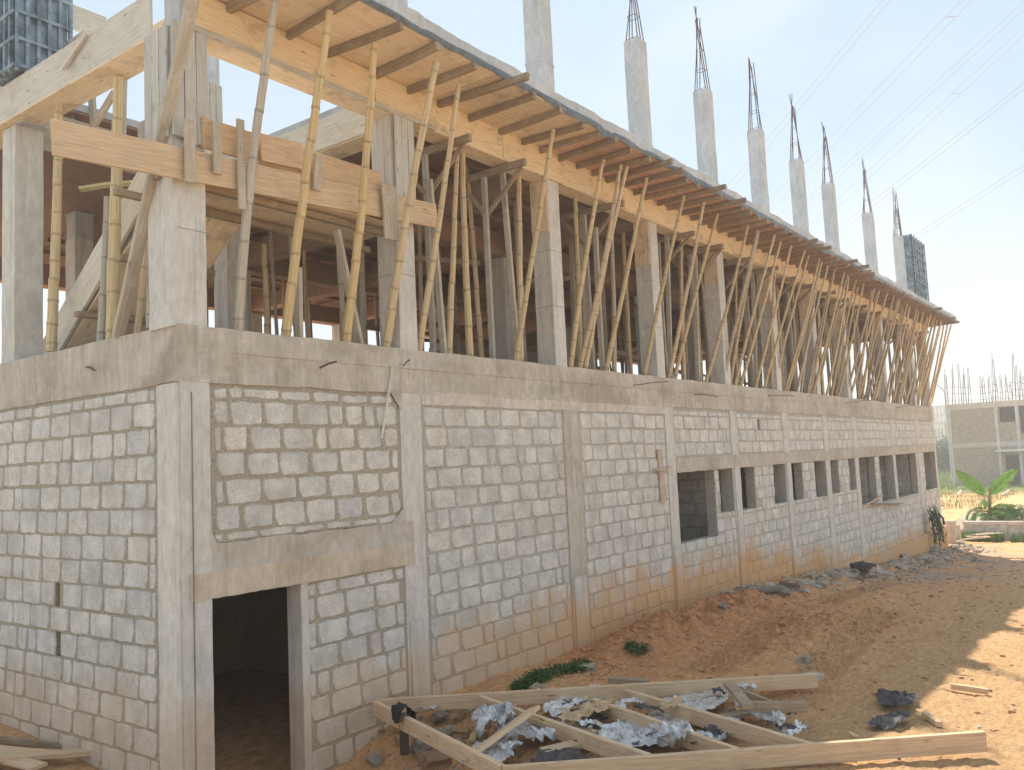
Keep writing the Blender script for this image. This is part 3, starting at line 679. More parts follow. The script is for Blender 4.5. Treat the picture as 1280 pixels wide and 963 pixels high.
for kind, f0, h0, lab in up:
    y = .2; a = P(*f0, 1, y); b = P(*h0, 1, y); a.z = -.03
    if b.z > 2.7: b.z = 2.84
    mb = MB()
    if kind == 'b': bamboo(mb, a, b, .052 if f0[0] in (588, 650) else .045); thing_mesh(mb, 'bamboo_prop', M['bamboo'], lab, 'prop', 'upright props behind the ring beam', a)
    else: board(mb, a, b, .085, .05, (1.05, 1.03, 1.0)); thing_mesh(mb, 'timber_prop', M['timber_grey'], lab, 'prop', 'upright props behind the ring beam', a)
x = 13.2; k = 0
while x < 32.2:
    k += 1; y = U(.08, .7); t = U(-.35, .35); a = Vector((x, y, -.03)); b = Vector((x + t, y + U(-.1, .1), 2.84)); mb = MB()
    if rnd() < .62: bamboo(mb, a, b, U(.034, .045)); thing_mesh(mb, 'bamboo_prop', M['bamboo'], 'bamboo prop among the crowded uprights behind the far half of the ring beam', 'prop', 'crowded upright bamboo props in the far half', a)
    else: board(mb, a, b, .08, .05); thing_mesh(mb, 'timber_prop', M['timber_grey'], 'sawn timber prop among the crowded uprights behind the far half of the ring beam', 'prop', 'crowded upright timber props in the far half', a)
    x += U(.36, .62)
# braced T-head props carrying the edge beam
tx = [P(578, 153, 1, -.25).x, P(651, 196, 1, -.25).x, 7.9, P(861, 284, 1, -.25).x, P(899, 300, 1, -.25).x, 12.1, 13.6, 15.0, 16.5, 17.9, 19.4, 20.9, 22.6, 24.3, 26.6, 28.2, 31]
for i, x in enumerate(tx):
    y = .42; r = empty('braced_prop', (x, y, -.03), 'timber prop with cross head and brace under the edge beam, ' + ordw(i + 1) + ' from the corner', 'prop', 'cross-headed props under the edge beam')
    bd(r, (x + .03, y, -.03), (x, y, 2.72), .08, .055, 'timber_grey', name='post'); bd(r, (x, -.34 + U(-.06, .06), 2.775 + U(-.02, .01)), (x + .02, .95, 2.775), .06, .10, 'timber', name='head')
    bd(r, (x + .045, -.22, 2.73), (x + .045, y, 2.18), .04, .06, 'timber', name='brace')
    bd(r, (x - .045, .85, 2.72), (x - .045, y, 2.2), .04, .06, 'timber', name='brace')
# deeper inside
cnt = 0
yy = [1.1, 2.0, 3.0, 4.6, 5.7, 6.8, 8.2, 9.4, 10.6]
for y in yy:
    x = 3.7 + U(0, .5) if y < 3.5 else .9
    while x < 32:
        if rnd() < .72:
            a = Vector((x, y + U(-.25, .25), -.03)); b = Vector((x + U(-.15, .15), a.y + U(-.12, .12), 3.2)); mb = MB()
            if rnd() < .6: bamboo(mb, a, b, U(.038, .048), n=7); thing_mesh(mb, 'bamboo_prop', M['bamboo'], 'bamboo prop standing deep in the dim interior of the upper storey', 'prop', 'bamboo props inside the upper storey', a)
            else: board(mb, a, b, .09, .055, (.9, .86, .82)); thing_mesh(mb, 'timber_prop', M['timber_grey'], 'sawn timber prop standing deep in the dim interior of the upper storey', 'prop', 'timber props inside the upper storey', a)
            cnt += 1
        x += U(1.2, 2.0)
# horizontal ties and slanting braces in the interior
for i in range(26):
    x = U(3.5, 29); y = U(1.2, 9); z = U(.7, 2.3); t = U(-.5, .5)
    mb = MB(); board(mb, (x, y, z), (x + U(1.6, 3), y + U(-.5, 1.2), z + t), .05, .09, (.85, .8, .75))
    thing_mesh(mb, 'brace_board', M['timber'], 'board nailed across the props inside the dim upper storey', 'board', 'tie boards inside the upper storey')
for i in range(16):
    x = U(4, 27); y = U(7.5, 10.8)
    mb = MB()
    for k in range(6): board(mb, (x + U(-.1, .1), y + U(-.3, .3), .0 + k * .08), (x + U(1.8, 2.8), y + U(-.3, .3), .0 + k * .08), .2, .04, (.7, .6, .5))
    thing_mesh(mb, 'board_stack', M['timber'], 'stack of boards on the floor deep inside the upper storey', 'boards', 'board stacks inside the upper storey')
# left, stair side
def side_prop(f0, h0, px, label, r=.05, tint=None, y0=.12):
    a = P(*f0, 0, y0); b = P(*h0, 0, px); a.z = max(a.z, -.02); mb = MB(); bamboo(mb, a, b, r, tint, .03, 12); return thing_mesh(mb, 'bamboo_prop', M['bamboo'], label, 'prop', 'props on the side beam by the stair', a)
side_prop((64, 440), (74, 122), .12, 'bamboo prop nearest the left column, passing behind the end of the long landing plank', .058, (.60, .47, .28))
side_prop((140, 425), (148, 82), .12, 'thick yellow-green bamboo prop in front of the sloping stair formwork', .066, (.60, .475, .28))
side_prop((126, 428), (133, 246), .2, 'thin grey bamboo prop left of the thick yellow-green one', .042, (.42, .39, .32))
side_prop((187, 411), (187, 266), .1, 'slim bamboo prop just left of the corner column', .036, (.45, .42, .34))
a = P(147, 422, 0, -.02); b = P(244, -12, 0, -.15); mb = MB(); board(mb, a, b, .05, .115, (1.05, 1.02, .98), (1, 0, 0)); thing_mesh(mb, 'raking_plank', M['timber_grey'], 'long raking plank leaning up in front of the corner column', 'plank', origin=a)
for i, (p, q) in enumerate([((170, 452), (186, 380)), ((335, 400), (331, 330)), ((302, 395), (305, 300))]):
    a = P(*p, 1, 1.5); b = P(*q, 1, 1.5); a.z = 0; b.z = 1.4
    mb = MB(); bamboo(mb, a, b, .04); thing_mesh(mb, 'bamboo_prop', M['bamboo'], 'short bamboo prop under the stair landing, ' + ORD[i] + ' from the left', 'prop', 'short props under the landing', a)
mb = MB(); board(mb, P(100, 236, 0, .0), P(168, 229, 0, .4), .10, .03, (.72, .92, .82), warp=.02); thing_mesh(mb, 'green_board', M['plank'], 'small board with a green painted edge above the stair formwork', 'board')
for p, q, w_, X_, lab in (((112, 84), (119, 186), .12, .9, 'upright grey board behind the landing plank, left of the thick bamboo'), ((117, 158), (143, 116), .10, .7, 'short slanting brace board behind the landing plank, left of the corner column'),
                 ((154, 84), (152, 170), .16, 1.2, 'wide grey upright board just right of the thick bamboo prop'), ((84, 118), (90, 152), .10, .9, 'short post end showing above the left end of the landing plank'), ((20, 60), (70, 98), .10, .2, 'grey batten sloping down below the steel column form'), ((100, 178), (190, 205), .08, 1.4, 'horizontal tie board seen below the landing plank, left of the corner column')):
    a = P(*p, 0, X_); b = P(*q, 0, X_); mb = MB(); board(mb, a, b, w_, .04, (1.05,) * 3, (1, 0, 0)); thing_mesh(mb, 'loose_board', M['timber_grey'], lab, 'board', origin=a)
# steel form at the top left, timber above it, blue-grey wall form at the far end
def steel_form(x0, x1, y0, y1, z0, z1, label):
    r = empty('steel_form', ((x0 + x1) / 2, (y0 + y1) / 2, z0), label, 'steel form')
    mb = MB(); rough_box(mb, x0 + .02, x1 - .02, y0 + .02, y1 - .02, z0 + .02, z1 - .02, .5, .003); part(mb, 'form_panel', M['steel_form'], r)
    mb = MB(); k = 0
    for t in [i / 5 for i in range(6)]:
        y = y0 + (y1 - y0) * t; x = x0 + (x1 - x0) * t
        aabb(mb, x0 - .02, x0 + .019, y - .02, y + .02, z0, z1); aabb(mb, x - .02, x + .02, y0 - .025, y0 + .014, z0 - .01, z1)
    z = z0 + .05
    while z < z1:
        aabb(mb, x0 - .03, x0 + .012, y0 - .012, y1, z - .02, z + .02); aabb(mb, x0, x1, y0 - .035, y0 + .01, z - .018, z + .018); z += .32
    part(mb, 'stiffener', M['steel_form'], r)
    return r
steel_form(-.12, .5, 2.98, 3.62, 3.32, 5.6, 'dark steel column form on top of the left column')
steel_form(30.75, 32.95, -.12, .35, 3.46, 6.55, 'tall blue-grey steel wall form at the far end of the upper deck')
mb = MB(); board(mb, (30.2, -.1, 4.1), (29.0, .5, 4.05), .06, .12); board(mb, (30.4, -.1, 4.25), (28.9, .3, 4.35), .06, .1); board(mb, (30.3, .1, 3.7), (29.7, .3, 4.2), .05, .08)
thing_mesh(mb, 'timber_bracket', M['timber_grey'], 'bundle of timbers bracing the blue-grey wall form at the far end', 'timber brace')
# beams of the next bay seen through the stair void
for (p, q, X0, X1, col, lab) in (((40, 2), (132, 52), 2.8, 2.9, 1.15, 'upper pale board of the far beam form above the stair void'),):
    a = P(*p, 1, 7.4); b = P(*q, 1, 7.4); b.z = a.z; mb = MB(); board(mb, a, b, .05, .45, (col,) * 3); thing_mesh(mb, 'beam_form_board', M['timber_grey'], lab, 'board', origin=a)
mb = MB(); board(mb, P(38, 90, 0, .5), P(106, 42, 0, .5), .04, .08, (1.3,) * 3); thing_mesh(mb, 'loose_batten', M['timber_grey'], 'pale batten slanting up beside the steel column form', 'batten')
mb = MB(); board(mb, P(78, 86, 0, -.08), P(108, 42, 0, -.08), .03, .05, (1.45,) * 3); thing_mesh(mb, 'loose_batten', M['timber_grey'], 'short white batten standing against the side beam form', 'batten')
# things fixed to the wall
mb = MB(); a = P(490, 458, 1, -.05); b = P(477, 548, 1, -.05); tube(mb, [a, a.lerp(b, .5) + Vector((.01, 0, 0)), b], .014, 8); thing_mesh(mb, 'plastic_pipe', M['plastic_pipe'], 'thin white pipe hanging from the ring beam over the block panel', 'pipe', origin=a)
r = empty('nailed_boards', P(822, 625, 1, -.03), 'reddish offcut boards nailed to the wall beside the first window', 'board')
bd(r, P(824, 562, 1, -.03), P(829, 628, 1, -.03), .16, .03, 'timber_grey', (1.15, 1.0, .92), (0, 1, 0)); bd(r, P(818, 588, 1, -.055), P(836, 584, 1, -.055), .1, .03, 'timber_grey', (1.2, 1.05, .95), (0, 0, 1))
mb = MB(); board(mb, P(1078, 634, 1, -.02), P(1103, 620, 1, -.12), .05, .05); thing_mesh(mb, 'window_stick', M['plank'], 'short pale stick slanting out of a far window opening', 'stick')
mb = MB(); board(mb, P(1088, 630, 1, -.08), P(1126, 630, 1, -.05), .16, .03, (.7, .65, .6)); thing_mesh(mb, 'window_board', M['timber'], 'dark board lying flat on the far window sill', 'board')
# ------------------------------------------------------------------ crumpled sheets
def crumple(c, sx, sy, rot=0, h=.1, seed=1, n=22, freq=5.5, fold=0, sag=0, tilt=0):
    mb = MB(); vs = []; ok = {}
    ca, sa = math.cos(rot), math.sin(rot)
    for i in range(n + 1):
        for j in range(n + 1):
            u = (i / n - .5); v = (j / n - .5)
            ed = 1 + .25 * noise.noise(Vector((math.atan2(v, u + 1e-6) * 1.3, seed, 2)))
            x = u * sx * ed; y = v * sy * ed
            q = Vector((x * freq, y * freq, seed * 3.7))
            zz = h * (1 - 2 * abs(noise.noise(q))) + h * .6 * (1 - 2 * abs(noise.noise(q * 2.3))) + h * .2 * noise.noise(q * 5)
            zz += fold * math.exp(-(u * 5) ** 2) + tilt * v
            dq = noise.noise_vector(q * 1.4) * h * .8
            vs.append((c[0] + (x + dq.x) * ca - (y + dq.y) * sa, c[1] + (x + dq.x) * sa + (y + dq.y) * ca, c[2] + zz))
    fs = []
    for i in range(n):
        for j in range(n):
            u = (i + .5) / n - .5; v = (j + .5) / n - .5
            if (abs(u) ** 2.4 + abs(v) ** 2.4) ** (1 / 2.4) > .5 * (1 + .22 * noise.noise(Vector((u * 9, v * 9, seed)))): continue
            k = i * (n + 1) + j; fs.append((k, k + n + 1, k + n + 2, k + 1))
    used = sorted(set(i for f in fs for i in f)); ix = {k: i for i, k in enumerate(used)}
    mb.add([vs[k] for k in used], [tuple(ix[i] for i in f) for f in fs]); return mb
def G(px, py):                 # a surveyed point on the ground
    z = -4.1
    for _ in range(6):
        p = P(px, py, 2, z); z = gz(p.x, p.y)
    p.z = z; return p
# ------------------------------------------------------------------ nailed timber frame in the foreground
ZF = -3.86
def Q(px, py, z=ZF): return P(px, py, 2, z)
FR = empty('wooden_frame', (3.0, -2.6, ZF - .12), 'large knocked-together timber frame lying on debris in the foreground', 'timber frame')
FRP = [((628, 957), (1230, 914), 'rail', 'plank', .05, .165), ((468, 876), (628, 956), 'rail', 'plank', .055, .15), ((470, 874), (1020, 842), 'rail', 'plank', .055, .15),
       ((600, 869), (812, 943), 'crossbar', 'plank', .055, .15), ((742, 873), (925, 936), 'crossbar', 'plank', .055, .15), ((780, 861), (1018, 930), 'crossbar', 'plank', .055, .15), ((922, 860), (975, 880), 'crossbar', 'timber', .045, .1)]
for i, (p, q, nm, mt, w, h) in enumerate(FRP):
    a, b = Q(*p), Q(*q); 
    if i == 0: b.z += .0
    a.z -= h / 2; b.z -= h / 2; bd(FR, a, b, w, h, mt, (U(.98, 1.12),) * 3, name=nm, warp=.004, seg=10)
def loose(p, q, z1, z2, w, h, mt, lab, name='loose_plank', col=1.0, upv=(0, 0, 1)):
    a = P(*p, 2, z1); b = P(*q, 2, z2); mb = MB(); board(mb, a, b, w, h, (col,) * 3, upv, warp=.005, seg=8); thing_mesh(mb, name, M[mt], lab, 'plank', origin=a)
loose((588, 945), (668, 886), -3.93, -3.78, .15, .04, 'plank', 'short wide fresh plank lying tilted across the left of the frame', upv=(.5, .4, 1), col=1.05)
loose((664, 898), (724, 918), -3.90, -3.93, .12, .05, 'plank', 'short pale plank end between the first and second crossbars')
loose((678, 940), (742, 926), -3.99, -3.98, .14, .045, 'plank', 'orange-brown plank lying low inside the frame near the front rail', col=.92)
loose((911, 855), (935, 884), -3.80, -3.78, .11, .045, 'timber', 'short plank standing askew on the far right corner of the frame', col=1.1)
loose((933, 884), (1008, 883), -3.86, -3.88, .05, .10, 'timber', 'plank laid level on the ground at the right of the askew one', col=1.1)
loose((915, 862), (1024, 845), -3.98, -4.02, .16, .07, 'timber_grey', 'thick grey weathered plank poking out behind the frame', col=.95)
loose((760, 850), (812, 853), -3.98, -4.0, .1, .06, 'timber', 'broken dark plank behind the back rail of the frame')
loose((806, 858), (905, 872), -4.0, -4.0, .09, .04, 'timber', 'thin board lying inside the far corner of the frame', col=.95)
loose((850, 878), (910, 862), -3.98, -3.98, .14, .03, 'timber_grey', 'flat grey board under the foil near the back rail')
loose((700, 880), (800, 866), -4.0, -3.99, .13, .03, 'timber_grey', 'flat weathered board against the middle of the back rail', col=1.05)
loose((860, 905), (935, 890), -4.02, -4.0, .12, .03, 'timber', 'flat brown board between the last two crossbars')
def ground_plank(p, q, w, h, mt, lab, lift=.02, col=1.0):
    a = G(*p); b = G(*q); a.z += lift + h / 2; b.z += lift + h / 2; mb = MB(); board(mb, a, b, w, h, (col,) * 3, warp=.01); thing_mesh(mb, 'loose_plank', M[mt], lab, 'plank', origin=a)
ground_plank((1189, 864), (1236, 870), .05, .06, 'plank', 'short sunlit plank on the bare ground beyond the front rail')
ground_plank((1156, 899), (1175, 911), .06, .05, 'plank', 'small wood block on the ground just behind the end of the front rail', col=1.1)
ground_plank((1062, 918), (1073, 924), .04, .03, 'plank', 'tiny wood chip on the ground left of the black plastic', .0)
ground_plank((1020, 953), (1070, 952), .03, .025, 'timber', 'thin stick on the ground below the front rail', .0)
ground_plank((-20, 968), (135, 958), .14, .05, 'plank', 'pale nail-studded plank at the foot of the side wall', .12, .95)
ground_plank((-20, 945), (60, 952), .20, .03, 'plank', 'wide split board at the bottom left beside the side wall', .05, 1.05)
ground_plank((-20, 930), (110, 945), .05, .05, 'timber', 'dark batten lying tight against the side wall', .04, .8)
ground_plank((-30, 958), (50, 975), .16, .03, 'plank', 'broken plank end in the bottom left corner of the yard', .10, 1.0)
# foil and paper
foils = [((618, 905), .42, .3, .5, .13, 'upright crumpled silver foil by the left rail'), ((655, 915), .55, .38, 1.2, .09, 'bundle of shiny foil folds between the left rail and first crossbar'),
         ((612, 945), .5, .35, .3, .08, 'crumpled foil spilling outside the left rail'), ((705, 885), .5, .22, .2, .09, 'torn silver foil under the tilted plank end'),
         ((790, 922), .62, .5, .9, .09, 'dull crinkled foil sheet between the two middle crossbars'), ((830, 902), .8, .4, -.2, .04, 'flat pale foil sheet beyond the second crossbar'),
         ((870, 880), .9, .42, .1, .05, 'long silvery foil roll near the back rail'), ((905, 912), .42, .25, .2, .06, 'small foil piece beside the third crossbar'),
         ((955, 891), .5, .22, .5, .06, 'crumpled foil strip poking out right of the frame'), ((742, 868), .35, .2, .6, .08, 'curled foil scrap against the middle of the back rail'),
         ((842, 926), .25, .25, .6, .12, 'pointed scrap of foil sticking up near the front rail')]
for k, (p, sx, sy, rot, h, lab) in enumerate(foils):
    c = P(*p, 2, -4.0 + (.05 if h > .1 else 0)); mb = crumple(c, sx * 1.35, sy * 1.3, rot, h * (.8 if k in (0, 10) else .5), k + 3, n=36, freq=6.5); thing_mesh(mb, 'foil_sheet', M['foil'], lab, 'foil', 'crumpled foil insulation in the timber frame')
mb = crumple(P(735, 893, 2, -3.92), .75, .3, -.1, .05, 31); thing_mesh(mb, 'torn_paper', M['card'], 'torn orange-brown paper sheet draped over the foil', 'paper')
mb = crumple(P(840, 885, 2, -3.9), .45, .14, .1, .05, 33); thing_mesh(mb, 'torn_paper', M['card'], 'torn brown paper strip by the third crossbar', 'paper')
for k, (p, sx, lab) in enumerate([((740, 905), .6, 'dark crumpled plastic beneath the torn paper'), ((690, 960), .9, 'black plastic lying under the front rail'), ((848, 890), .3, 'small black rag between the crossbars'), ((790, 948), .6, 'dark sheet showing under the front rail')]):
    mb = crumple(P(*p, 2, -4.02), sx, sx * .5, .2, .04, 40 + k); thing_mesh(mb, 'black_sheet', M['black_plastic'], lab, 'plastic sheet')
g1 = G(1120, 884); g1.z += .05; mb = crumple(g1, .6, .36, .3, .05, 51, n=30, freq=7); thing_mesh(mb, 'black_sheet', M['black_plastic'], 'torn black plastic crumpled on the open ground', 'plastic sheet')
g1 = G(1112, 908); g1.z += .04; mb = crumple(g1, .6, .24, -.3, .035, 52, n=30, freq=7); thing_mesh(mb, 'black_sheet', M['black_plastic'], 'flat black plastic scrap just behind the front rail', 'plastic sheet')
g1 = G(1080, 722); g1.z += .12; mb = crumple(g1, .9, .5, .4, .13, 53, n=30); thing_mesh(mb, 'black_sheet', M['black_plastic'], 'dark blue-black bag crumpled on the rubble by the far windows', 'plastic bag')
def in_frame():
    u, v = U(.03, .97), U(.05, .95); a = (1 - u) * 468 + u * 1000; b = (1 - u) * 628 + u * 1010
    return (1 - v) * a + v * b, (1 - v) * ((1 - u) * 880 + u * 850) + v * ((1 - u) * 950 + u * 925)
for k in range(44):
    p = in_frame(); c = P(*p, 2, -4.0 + U(-.04, .06)); c.z = max(c.z, gz(c.x, c.y) + .03); mb = crumple(c, U(.12, .34), U(.08, .2), U(0, 3), U(.02, .06), 100 + k, n=12, freq=10)
    if k % 3 < 2: thing_mesh(mb, 'foil_scrap', M['foil'], 'small torn scrap of silver foil inside the timber frame', 'foil', 'small foil scraps in the timber frame')
    else: thing_mesh(mb, 'dark_scrap', M['black_plastic'], 'small dark scrap of plastic inside the timber frame', 'plastic scrap', 'small dark scraps in the timber frame')
for k in range(18):
    p = in_frame(); c = P(*p, 2, -4.0); c.z = max(c.z, gz(c.x, c.y) + .03); a_ = U(0, 3.1); L_ = U(.12, .4); mb = MB(); board(mb, c, c + Vector((math.cos(a_) * L_, math.sin(a_) * L_, U(-.02, .05))), U(.03, .09), .025, (U(.8, 1.15),) * 3)
    thing_mesh(mb, 'wood_offcut', M['plank'], 'short wood offcut lying among the foil inside the timber frame', 'offcut', 'wood offcuts in the timber frame', c)
# black cloth cap hung over the left rail, on a stub of post
def draped():
    a, b = Q(468, 876), Q(628, 956); d = (b - a).normalized(); s = Vector((-d.y, d.x, 0)); c = a + (b - a) * .27 + Vector((0, 0, .02)); mb = MB(); vs = []; fs = []
    n, m = 16, 10
    for i in range(n + 1):
        t = i / n * 2 - 1
        for j in range(m + 1):
            v = (j / m - .5) * .20
            ang = t * 1.9; rr = .075 + .012 * noise.noise(Vector((t * 3, v * 20, 5)))
            dx = math.sin(ang) * rr if abs(t) < .75 else math.sin(.75 * 1.9 * (1 if t > 0 else -1)) * rr * 1.1
            dz = math.cos(ang) * rr if abs(t) < .75 else math.cos(.75 * 1.9) * rr - (abs(t) - .75) * .35
            q = noise.noise_vector(Vector((t * 4, v * 18, 1))) * .022
            vs.append(c + s * dx + d * (v * (1 + .3 * (1 - abs(t)))) + Vector((0, 0, dz)) + q)
    for i in range(n):
        for j in range(m): k = i * (m + 1) + j; fs.append((k, k + m + 1, k + m + 2, k + 1))
    mb.add(vs, fs); thing_mesh(mb, 'black_cloth', M['rubber'], 'black cloth folded over the left rail of the timber frame', 'cloth', smooth_=True)
    mb = MB(); board(mb, c + Vector((.03, .02, -.12)), c + Vector((.04, .03, -.42)), .09, .06, (.25,) * 3); thing_mesh(mb, 'post_stub', M['timber'], 'dark stub of post under the left rail below the black cloth', 'post')
draped()
# ------------------------------------------------------------------ rubble
import bmesh
TEM = []
for k in range(6):
    bm = bmesh.new(); bmesh.ops.create_icosphere(bm, subdivisions=3 if k < 3 else 2, radius=1)
    if k >= 2:
        for v in bm.verts:
            for ax in range(3): v.co[ax] = max(-.62, min(.62, v.co[ax] * 1.25))
    for v in bm.verts:
        q = v.co.copy(); v.co += noise.noise_vector(q * 1.3 + Vector((k * 7, 0, 0))) * .35 + noise.noise_vector(q * 4 + Vector((k * 7, 0, 0))) * .1
    TEM.append(([v.co.copy() for v in bm.verts], [tuple(v.index for v in f.verts) for f in bm.faces])); bm.free()
def rock(mb, c, s, k=None, col=(1, 1, 1), rz=None):
    vs, fs = TEM[k if k is not None else int(U(0, 5.99))]
    m = Matrix.Rotation(U(0, 6.3) if rz is None else rz, 3, 'Z') @ Matrix.Rotation(U(-.5, .5), 3, 'X')
    mb.add([Vector(c) + m @ Vector((v.x * s[0], v.y * s[1], v.z * s[2])) for v in vs], fs, col)
named = [((1005, 826), (.17, .10, .08), (1.0, .95, .85), 'rounded grey lump lying alone on the red soil behind the frame', 'cement lump'),
         ((990, 738), (.36, .2, .14), (.85, .82, .78), 'largest dark rubble lump at the wall foot below the crack', 'rubble'), ((960, 748), (.5, .22, .1), (.7, .68, .62), 'long flat dark slab at the wall foot left of the largest lump', 'rubble'),
         ((1027, 733), (.17, .12, .1), (1.15, 1.12, 1.05), 'squared pale block piece lying below the fourth narrow window', 'rubble'), ((1015, 724), (.14, .1, .08), (1.1, 1.05, 1), 'pale broken stone beside the squared block piece', 'rubble'),
         ((903, 762), (.1, .08, .07), (.8, .75, .7), 'dark stone on the earth bank under the first window', 'rubble'), ((1045, 722), (.2, .16, .12), (1, .97, .92), 'grey boulder right of the squared block piece', 'rubble'),
         ((530, 940), (.16, .14, .12), (.75, .7, .62), 'rough concrete lump under the left rail of the frame', 'rubble'), ((555, 925), (.13, .1, .12), (.85, .8, .72), 'mortar lump behind the left rail, beside the stub of post', 'rubble'),
         ((545, 958), (.2, .15, .12), (.9, .6, .42), 'earth-caked stone at the bottom under the left rail', 'rubble'), ((735, 838), (.16, .1, .07), (1.1, 1.05, .98), 'pale stone beside the green weeds', 'rubble'),
         ((470, 955), (.14, .1, .08), (.8, .72, .6), 'stone against the wall foot right of the doorway', 'rubble'), ((585, 888), (.2, .14, .05), (1.1, .98, .85), 'flat pale stone inside the far left corner of the frame', 'rubble'),
         ((1160, 705), (.25, .2, .12), (.9, .9, .88), 'stone slab at the far building corner', 'rubble')]
for (p, s, c, lab, cat) in named:
    g1 = G(*p); g1.z += s[2] * .4; mb = MB(); rock(mb, g1, s, 2 + int(U(0, 2.9)), c); thing_mesh(mb, 'rubble_stone', M['stone'], lab, cat, 'larger rubble pieces', g1, smooth_=False)
for i in range(190):
    x = 10 + 24 * rnd() ** .85; y = -.12 - abs(random.gauss(0, .55)) - .1; s = U(.05, .13); g1 = Vector((x, y, gz(x, y) + s * .25)); mb = MB(); v = U(.95, 1.35)
    rock(mb, g1, (s * U(.9, 1.7), s, s * U(.5, .9)), None, (v, v * .98, v * .94)); thing_mesh(mb, 'rubble_stone', M['stone'], 'small broken stone in the rubble bank along the wall foot', 'rubble', 'small stones of the rubble bank', g1)
for i in range(34):
    g1 = G(U(480, 640), U(895, 962)) if i < 22 else G(U(640, 960), U(862, 945)); s = U(.035, .10); g1.z += s * .3; mb = MB(); v = U(.75, 1.1); c = (v, v * .9, v * .78) if i % 3 else (v * 1.1, v * .75, v * .5)
    rock(mb, g1, (s * U(.9, 1.6), s, s * U(.5, .9)), None, c); thing_mesh(mb, 'rubble_stone', M['stone'], 'small stone among the debris under the timber frame', 'rubble', 'small stones under the timber frame', g1)
mb = MB()
for i in range(1700):
    r = rnd()
    if r < .62: x = 8 + 26 * rnd(); y = -.1 - abs(random.gauss(0, .75))
    elif r < .75: x = U(1.5, 14); y = U(-5.8, -.2)
    elif r < .9: x = U(1.5, 4); y = U(-3, .0)
    else: x = U(12, 30); y = U(-5, -1)
    s = U(.008, .028) * (1.5 if x > 14 else 1); v = U(.7, 1.25); c = (v, v * .94, v * .85) if rnd() < (.75 if x > 14 else .3) else (v * 1.15, v * .74, v * .5)
    g1 = (x, y, gz(x, y) + s * .3); vs, fs = BOXV if False else ([(-1, -1, -1), (1, -.8, -1), (.9, 1, -1), (-1, .9, -1), (-.7, -.8, 1), (.8, -.6, .8), (.6, .8, 1), (-.8, .6, .7)], BOXF)
    a = U(0, 6.3); ca, sa = math.cos(a), math.sin(a); sx, sy, sz = s * U(.8, 1.8), s, s * U(.5, .9)
    mb.add([(g1[0] + (p[0] * sx * ca - p[1] * sy * sa), g1[1] + (p[0] * sx * sa + p[1] * sy * ca), g1[2] + p[2] * sz + U(-.1, .1) * s) for p in vs], fs, c)
tag(mb.build('gravel', M['stone']), 'scattered chips and pebbles over the red ground and along the wall', 'gravel', kind='stuff')
mb = MB()
for i in range(1500):
    if i < 950: x = U(4.8, 13.5); y = -.15 - abs(random.gauss(0, .75))
    elif i < 1250: x = random.gauss(9.5, 1.5); y = random.gauss(-2.6, .6)
    else: x = U(4, 20); y = U(-4.5, -.8)
    s_ = U(.01, .035) * (1.5 if rnd() < .15 else 1); v = U(.75, 1.15); rock(mb, (x, y, gz(x, y) + s_ * .15), (s_ * U(.9, 1.6), s_, s_ * U(.5, .9)), 3 + int(U(0, 2.9)), (v, v * U(.9, 1.05), v))
tag(mb.build('earth_clods', M['clod'], smooth_=True), 'loose red clods of dug earth over the bank and the churned ground', 'earth', kind='stuff')
mb = MB()
for i in range(900):      # straw, splinters and paper chips
    x = U(1.8, 16); y = U(-6, -.9); L = U(.02, .09); a = U(0, 6.3); z = gz(x, y) + .006; c = (U(.7, 1.3),) * 3; w = U(.002, .006)
    dx, dy = math.cos(a), math.sin(a); mb.add([(x, y, z), (x + dx * L, y + dy * L, z + U(0, .012)), (x + dx * L - dy * w, y + dy * L + dx * w, z + .008), (x - dy * w, y + dx * w, z + .004)], [(0, 1, 2, 3)], c)
tag(mb.build('wood_litter', M['plank']), 'splinters and chips of wood strewn over the trampled ground', 'litter', kind='stuff')
# ------------------------------------------------------------------ plants
def leafquad(mb, c, L, w, az, el, col, curl=.3):
    d = Vector((math.cos(az) * math.cos(el), math.sin(az) * math.cos(el), math.sin(el))); s = d.cross(Vector((0, 0, 1)))
    if s.length < .01: s = Vector((1, 0, 0))
    s.normalize(); u = s.cross(d); c = Vector(c)
    mb.add([c, c + d * L * .5 + s * w * .5 + u * .1 * L, c + d * L - u * curl * L, c + d * L * .5 - s * w * .5 + u * .1 * L], [(0, 1, 2, 3)], col)
def weeds(pts, n, label, hh=.12, name='weeds', tall=1.0):
    mb = MB()
    for (p, r) in pts:
        c = G(*p)
        for i in range(n):
            a = U(0, 6.3); q = r * math.sqrt(rnd()); x, y = c.x + math.cos(a) * q * 1.3, c.y + math.sin(a) * q * .8; h = U(.01, hh) * (1 - .5 * q / r)
            g = U(.7, 1.3); leafquad(mb, (x, y, gz(x, y) + h), U(.03, .065) * tall, U(.018, .035), U(0, 6.3), U(-.3, 1.0), (.055 * g, .15 * g, .03 * g))
    return thing_mesh(mb, name, M['leaf'], label, 'weeds')
weeds([((672, 850), .2), ((700, 842), .26), ((655, 858), .15), ((722, 838), .2)], 420, 'bright green low weeds at the wall foot behind the frame')
weeds([((800, 806), .13), ((790, 812), .1)], 160, 'small green weed tuft on the earth bank further right')
weeds([((560, 895), .15)], 60, 'sparse green sprigs inside the left corner of the frame', .05)
